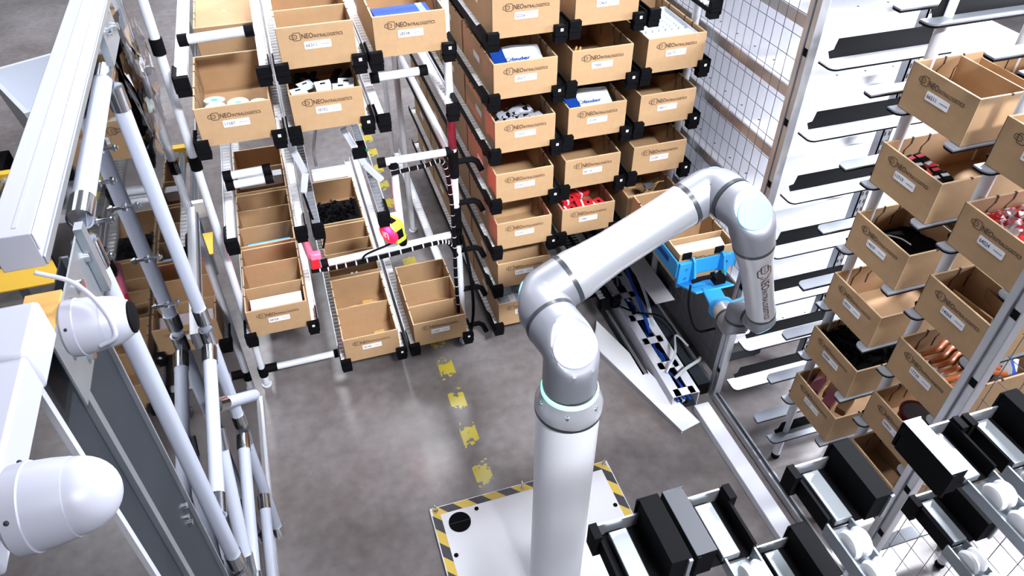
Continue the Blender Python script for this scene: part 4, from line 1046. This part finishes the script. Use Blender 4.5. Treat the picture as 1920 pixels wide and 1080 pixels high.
# clear moulded tray
b = MB(); b.box(0, .29, 0, .40, 0, .004, M_PLAST); b.box(0, .29, 0, .12, .02, .025, M_WHITE)
for i in range(7):
    for j in range(10): b.sphere((.03+i*.038, .14+j*.028, .02), .017, M_PLAST, 8, (1, .75, 1))
b.box(0, .004, 0, .4, 0, .04, M_PLAST); b.box(.286, .29, 0, .4, 0, .04, M_PLAST); b.box(0, .29, .396, .4, 0, .04, M_PLAST); b.box(0, .29, 0, .004, 0, .04, M_PLAST)
thing_mesh(b, 'clear_tray', MID['66619'][0], .02, .03, .125, 'frosted moulded plastic tray in box 66619', 'tray')
b = MB(); random.seed(3)
for i in range(26):
    a = Vector((random.uniform(.03, .29), random.uniform(.03, .3), random.uniform(.10, .15))); c = a+Vector((random.uniform(-.09, .09), random.uniform(-.09, .09), random.uniform(-.01, .02))); c.x = min(.3, max(.02, c.x)); c.y = max(.02, c.y); b.tube([a, (a+c)/2+Vector((0,0,.012)), c], .0022, M_TAN if i % 2 else M_BLACK, 5)
thing_mesh(b, 'wire_bundle', MID['40075'][0], 0, 0, 0, 'tangle of brown and black wires in the box partly behind the arm', 'wires')
b = MB(); b.box(0, .06, 0, .04, 0, .018, M_STEEL); thing_mesh(b, 'metal_block', MID['40075'][0], .17, .10, .14, 'small metal block on the brown wires', 'block')
for i in range(3):
    b = MB(); b.box(0, .05, 0, .16, 0, .10, M_CARD); b.box(.004, .046, .004, .156, .1, .101, M_CARDIN)
    thing_mesh(b, 'brown_carton', MID['31727'][0], .12+.063*i, .16 if i else .15, .05, 'small brown carton in the box behind the upper arm base, %s' % ['left', 'middle', 'right'][i], 'carton', 'cartons in the sixth box down')
thing_mesh(crumple(.29, .4, .10, M_PLAST, 9, 8, 9, M_GREY), 'grey_bag', MID['28514'][0], .02, .02, .08, 'crumpled translucent grey bag in the lowest box behind the robot shoulder', 'bag')
# right shelf contents
for i in range(12):
    b = MB(); b.box(0, .055, 0, .03, 0, .016, M_BLACK if i % 3 else M_RED); b.box(.012, .030, 0.002, .028, .0161, .0168, M_WHITE if i % 2 else M_RED)
    thing_mesh(b, 'small_packet', RBX['11719'], .055+.045*(i % 4), .03+.04*(i//4), .108+.004*(i % 3), 'black, red and white packet in box 11719', 'packet', 'packets in box 11719', random.uniform(-.4, .4), .15)
thing_mesh(crumple(.28, .3, .05, M_RED, 12, 26, 26, M_WHITE), 'sachet_heap', RBX['64024'], .015, .015, .11, 'heap of red and white sachets in box 64024', 'sachets').__setitem__('kind', 'stuff')
thing_mesh(crumple(.28, .4, .06, M_BLACK, 13, 10, 12, M_GREY if False else M_BLACKM), 'dark_wrap', RBX['14029'], .015, .06, .04, 'dark wrapped parts in box 14029', 'wrapped part')
b = MB(); b.tube(bez([(0,0,0), (.05, .03, .01), (.1, .04, .012)], 5), .003, M_CABLEG, 6); thing_mesh(b, 'thin_rod', RBX['14029'], .1, .08, .11, 'thin shiny rod in box 14029', 'rod')
for i, (x, y, rz) in enumerate(((.06, .1, .1), (.1, .22, -.1), (.03, .33, .2))):
    b = MB(); b.box(0, .17, 0, .006, 0, .12, M_CARDIN); b.box(0, .17, .006, .08, 0, .006, M_CARDIN); thing_mesh(b, 'torn_carton', RBX['14068'], x, y, .02, 'torn brown carton flap in box 14068, %s' % ['front', 'middle', 'back'][i], 'carton', 'torn cartons in box 14068', rz, .3)
for i in range(6):
    random.seed(80+i); x = .05+.035*i; b = MB(); b.tube(bez([(x, .05, .09), (x+.03, .12, .14), (x-.01, .22, .12), (x+.04, .30, .13)], 8), .011, M_ORANGE, 10)
    thing_mesh(b, 'orange_hose', RBX['17739'], 0, 0, 0, 'bent orange hose in box 17739', 'hose', 'orange hoses in box 17739')
thing_mesh(crumple(.28, .05, .12, M_PLAST, 15, 12, 5, M_GREY), 'clear_bag', RBX['17739'], .015, .012, .04, 'clear bag folded along the front wall of box 17739', 'bag')
thing_mesh(crumple(.28, .10, .13, M_PLAST, 16, 12, 6, M_DBLUE), 'clear_bag', RBX['17739'], .015, .30, .04, 'clear and blue bag at the back of box 17739', 'bag')
b = MB(); b.lathe((0,0,0), (0,0,1), [(0, .062), (.11, .062), (.112, .067), (.122, .067), (.122, .058), (.118, .056)], M_MAROON, 36); o = thing_mesh(b, 'round_tin', RBX['59903'], .15, .10, .045, 'round dark tin with a brown lid in a right shelf box', 'tin')
b = MB(); b.cyl((0,0,.1181), (0,0,.119), .055, M_DPANEL, 30); b.obj('lid', o)
for i in range(4):
    b = MB(); b.box(0, .05, 0, .09, 0, .05, M_CARDIN if i % 2 else M_PINK); thing_mesh(b, 'small_part', RBX['12115'], .05+.05*i, .06+.05*(i % 2), .06, 'small boxed part in the lowest box of the left column, %s' % ['left', 'centre left', 'centre right', 'right'][i], 'part', 'parts in the lowest left column box', .5, .2)
for i in range(3):
    b = MB(); b.cyl((0, 0, 0), (0, .12, 0), .02, M_BLACK, 12); thing_mesh(b, 'dark_bottle', RBX['17079'], .06+.08*i, .22, .06, 'dark bottle shaped part lying in box 17079', 'part', 'dark parts in box 17079', .3)
b = MB(); b.box(0, .29, 0, .003, 0, .13, M_CARD); thing_mesh(b, 'inner_flap', RBX['66511'], .01, .30, .02, 'brown inner flap inside box 66511', 'flap')
b = MB(); b.box(0, .28, 0, .07, 0, .004, M_WHITE); thing_mesh(b, 'white_sheet', HB, .015, .03, .145, 'white sheet in the held box', 'sheet', rx=.3)

# ---------------------------------------------------------------- light
W = bpy.data.worlds.new('world'); bpy.context.scene.world = W; W.use_nodes = True
W.node_tree.nodes['Background'].inputs[0].default_value = (.80, .86, 1, 1); W.node_tree.nodes['Background'].inputs[1].default_value = .14
def area(loc, target, sx, sy_, power, col=(.93, .95, 1), spread=180):
    l = bpy.data.lights.new('hall_or_fill_lamp', 'AREA'); l.shape = 'RECTANGLE'; l.size = sx; l.size_y = sy_; l.energy = power; l.color = col; l.spread = math.radians(spread)
    o = bpy.data.objects.new('hall_or_fill_lamp', l); C.objects.link(o); o.location = loc
    o.rotation_euler = (Vector(target)-Vector(loc)).to_track_quat('-Z', 'Y').to_euler(); return o
area((1.6, -2.2, 6.2), (.85, 3.3, 1.3), 1.4, .35, 66, spread=46)
area((1.6, 1.3, 6.4), (1.05, 1.8, 0), .5, .9, 22, spread=70)  # overhead lamp added to light the robot and its plate
area((-.1, 4.9, 6.2), (-.1, 4.1, 0), .6, .5, 10, spread=34)
area((-.4, 9.6, 6.0), (-.4, 9.0, 0), 1.6, 2.2, 300)
area((1.3, 7.2, 6.0), (1.2, 5.0, 0), .5, 2.6, 110)
area((3.0, 7.6, 6.0), (2.6, 5.0, 0), .5, 2.6, 300)
area((5.2, 3.4, 5.6), (2.4, 2.6, 1.0), .5, 1.2, 750, (.90, .93, 1))
area((4.6, 1.2, 2.6), (2.6, 2.4, 1.2), 1.2, 1.2, 260, (.90, .93, 1))  # low side light added, aimed at the right shelf
area((-3, 8, 6), (-2, 7, 0), 2, 2, 80)
def spot(loc, target, power, ang, col=(1, .05, .10)):
    l = bpy.data.lights.new('red_glow', 'SPOT'); l.energy = power; l.color = col; l.spot_size = ang; l.spot_blend = .6; l.shadow_soft_size = .03
    o = bpy.data.objects.new('red_glow', l); C.objects.link(o); o.location = loc; o.rotation_euler = (Vector(target)-Vector(loc)).to_track_quat('-Z', 'Y').to_euler()
spot((.33, 3.26, 1.10), (.97, 3.6, 1.25), 16, 1.9)
spot((.28, 3.25, 1.06), (-.5, 3.6, .75), 5, 1.2)
spot((-.04, 3.32, .99), (-.12, 3.5, .60), 1.5, 1.6)
sc = bpy.context.scene
sc.view_settings.view_transform = 'Standard'; sc.view_settings.look = 'None'; sc.view_settings.gamma = 1; sc.view_settings.exposure = 0.15
sc.cycles.max_bounces = 8; sc.cycles.transparent_max_bounces = 12
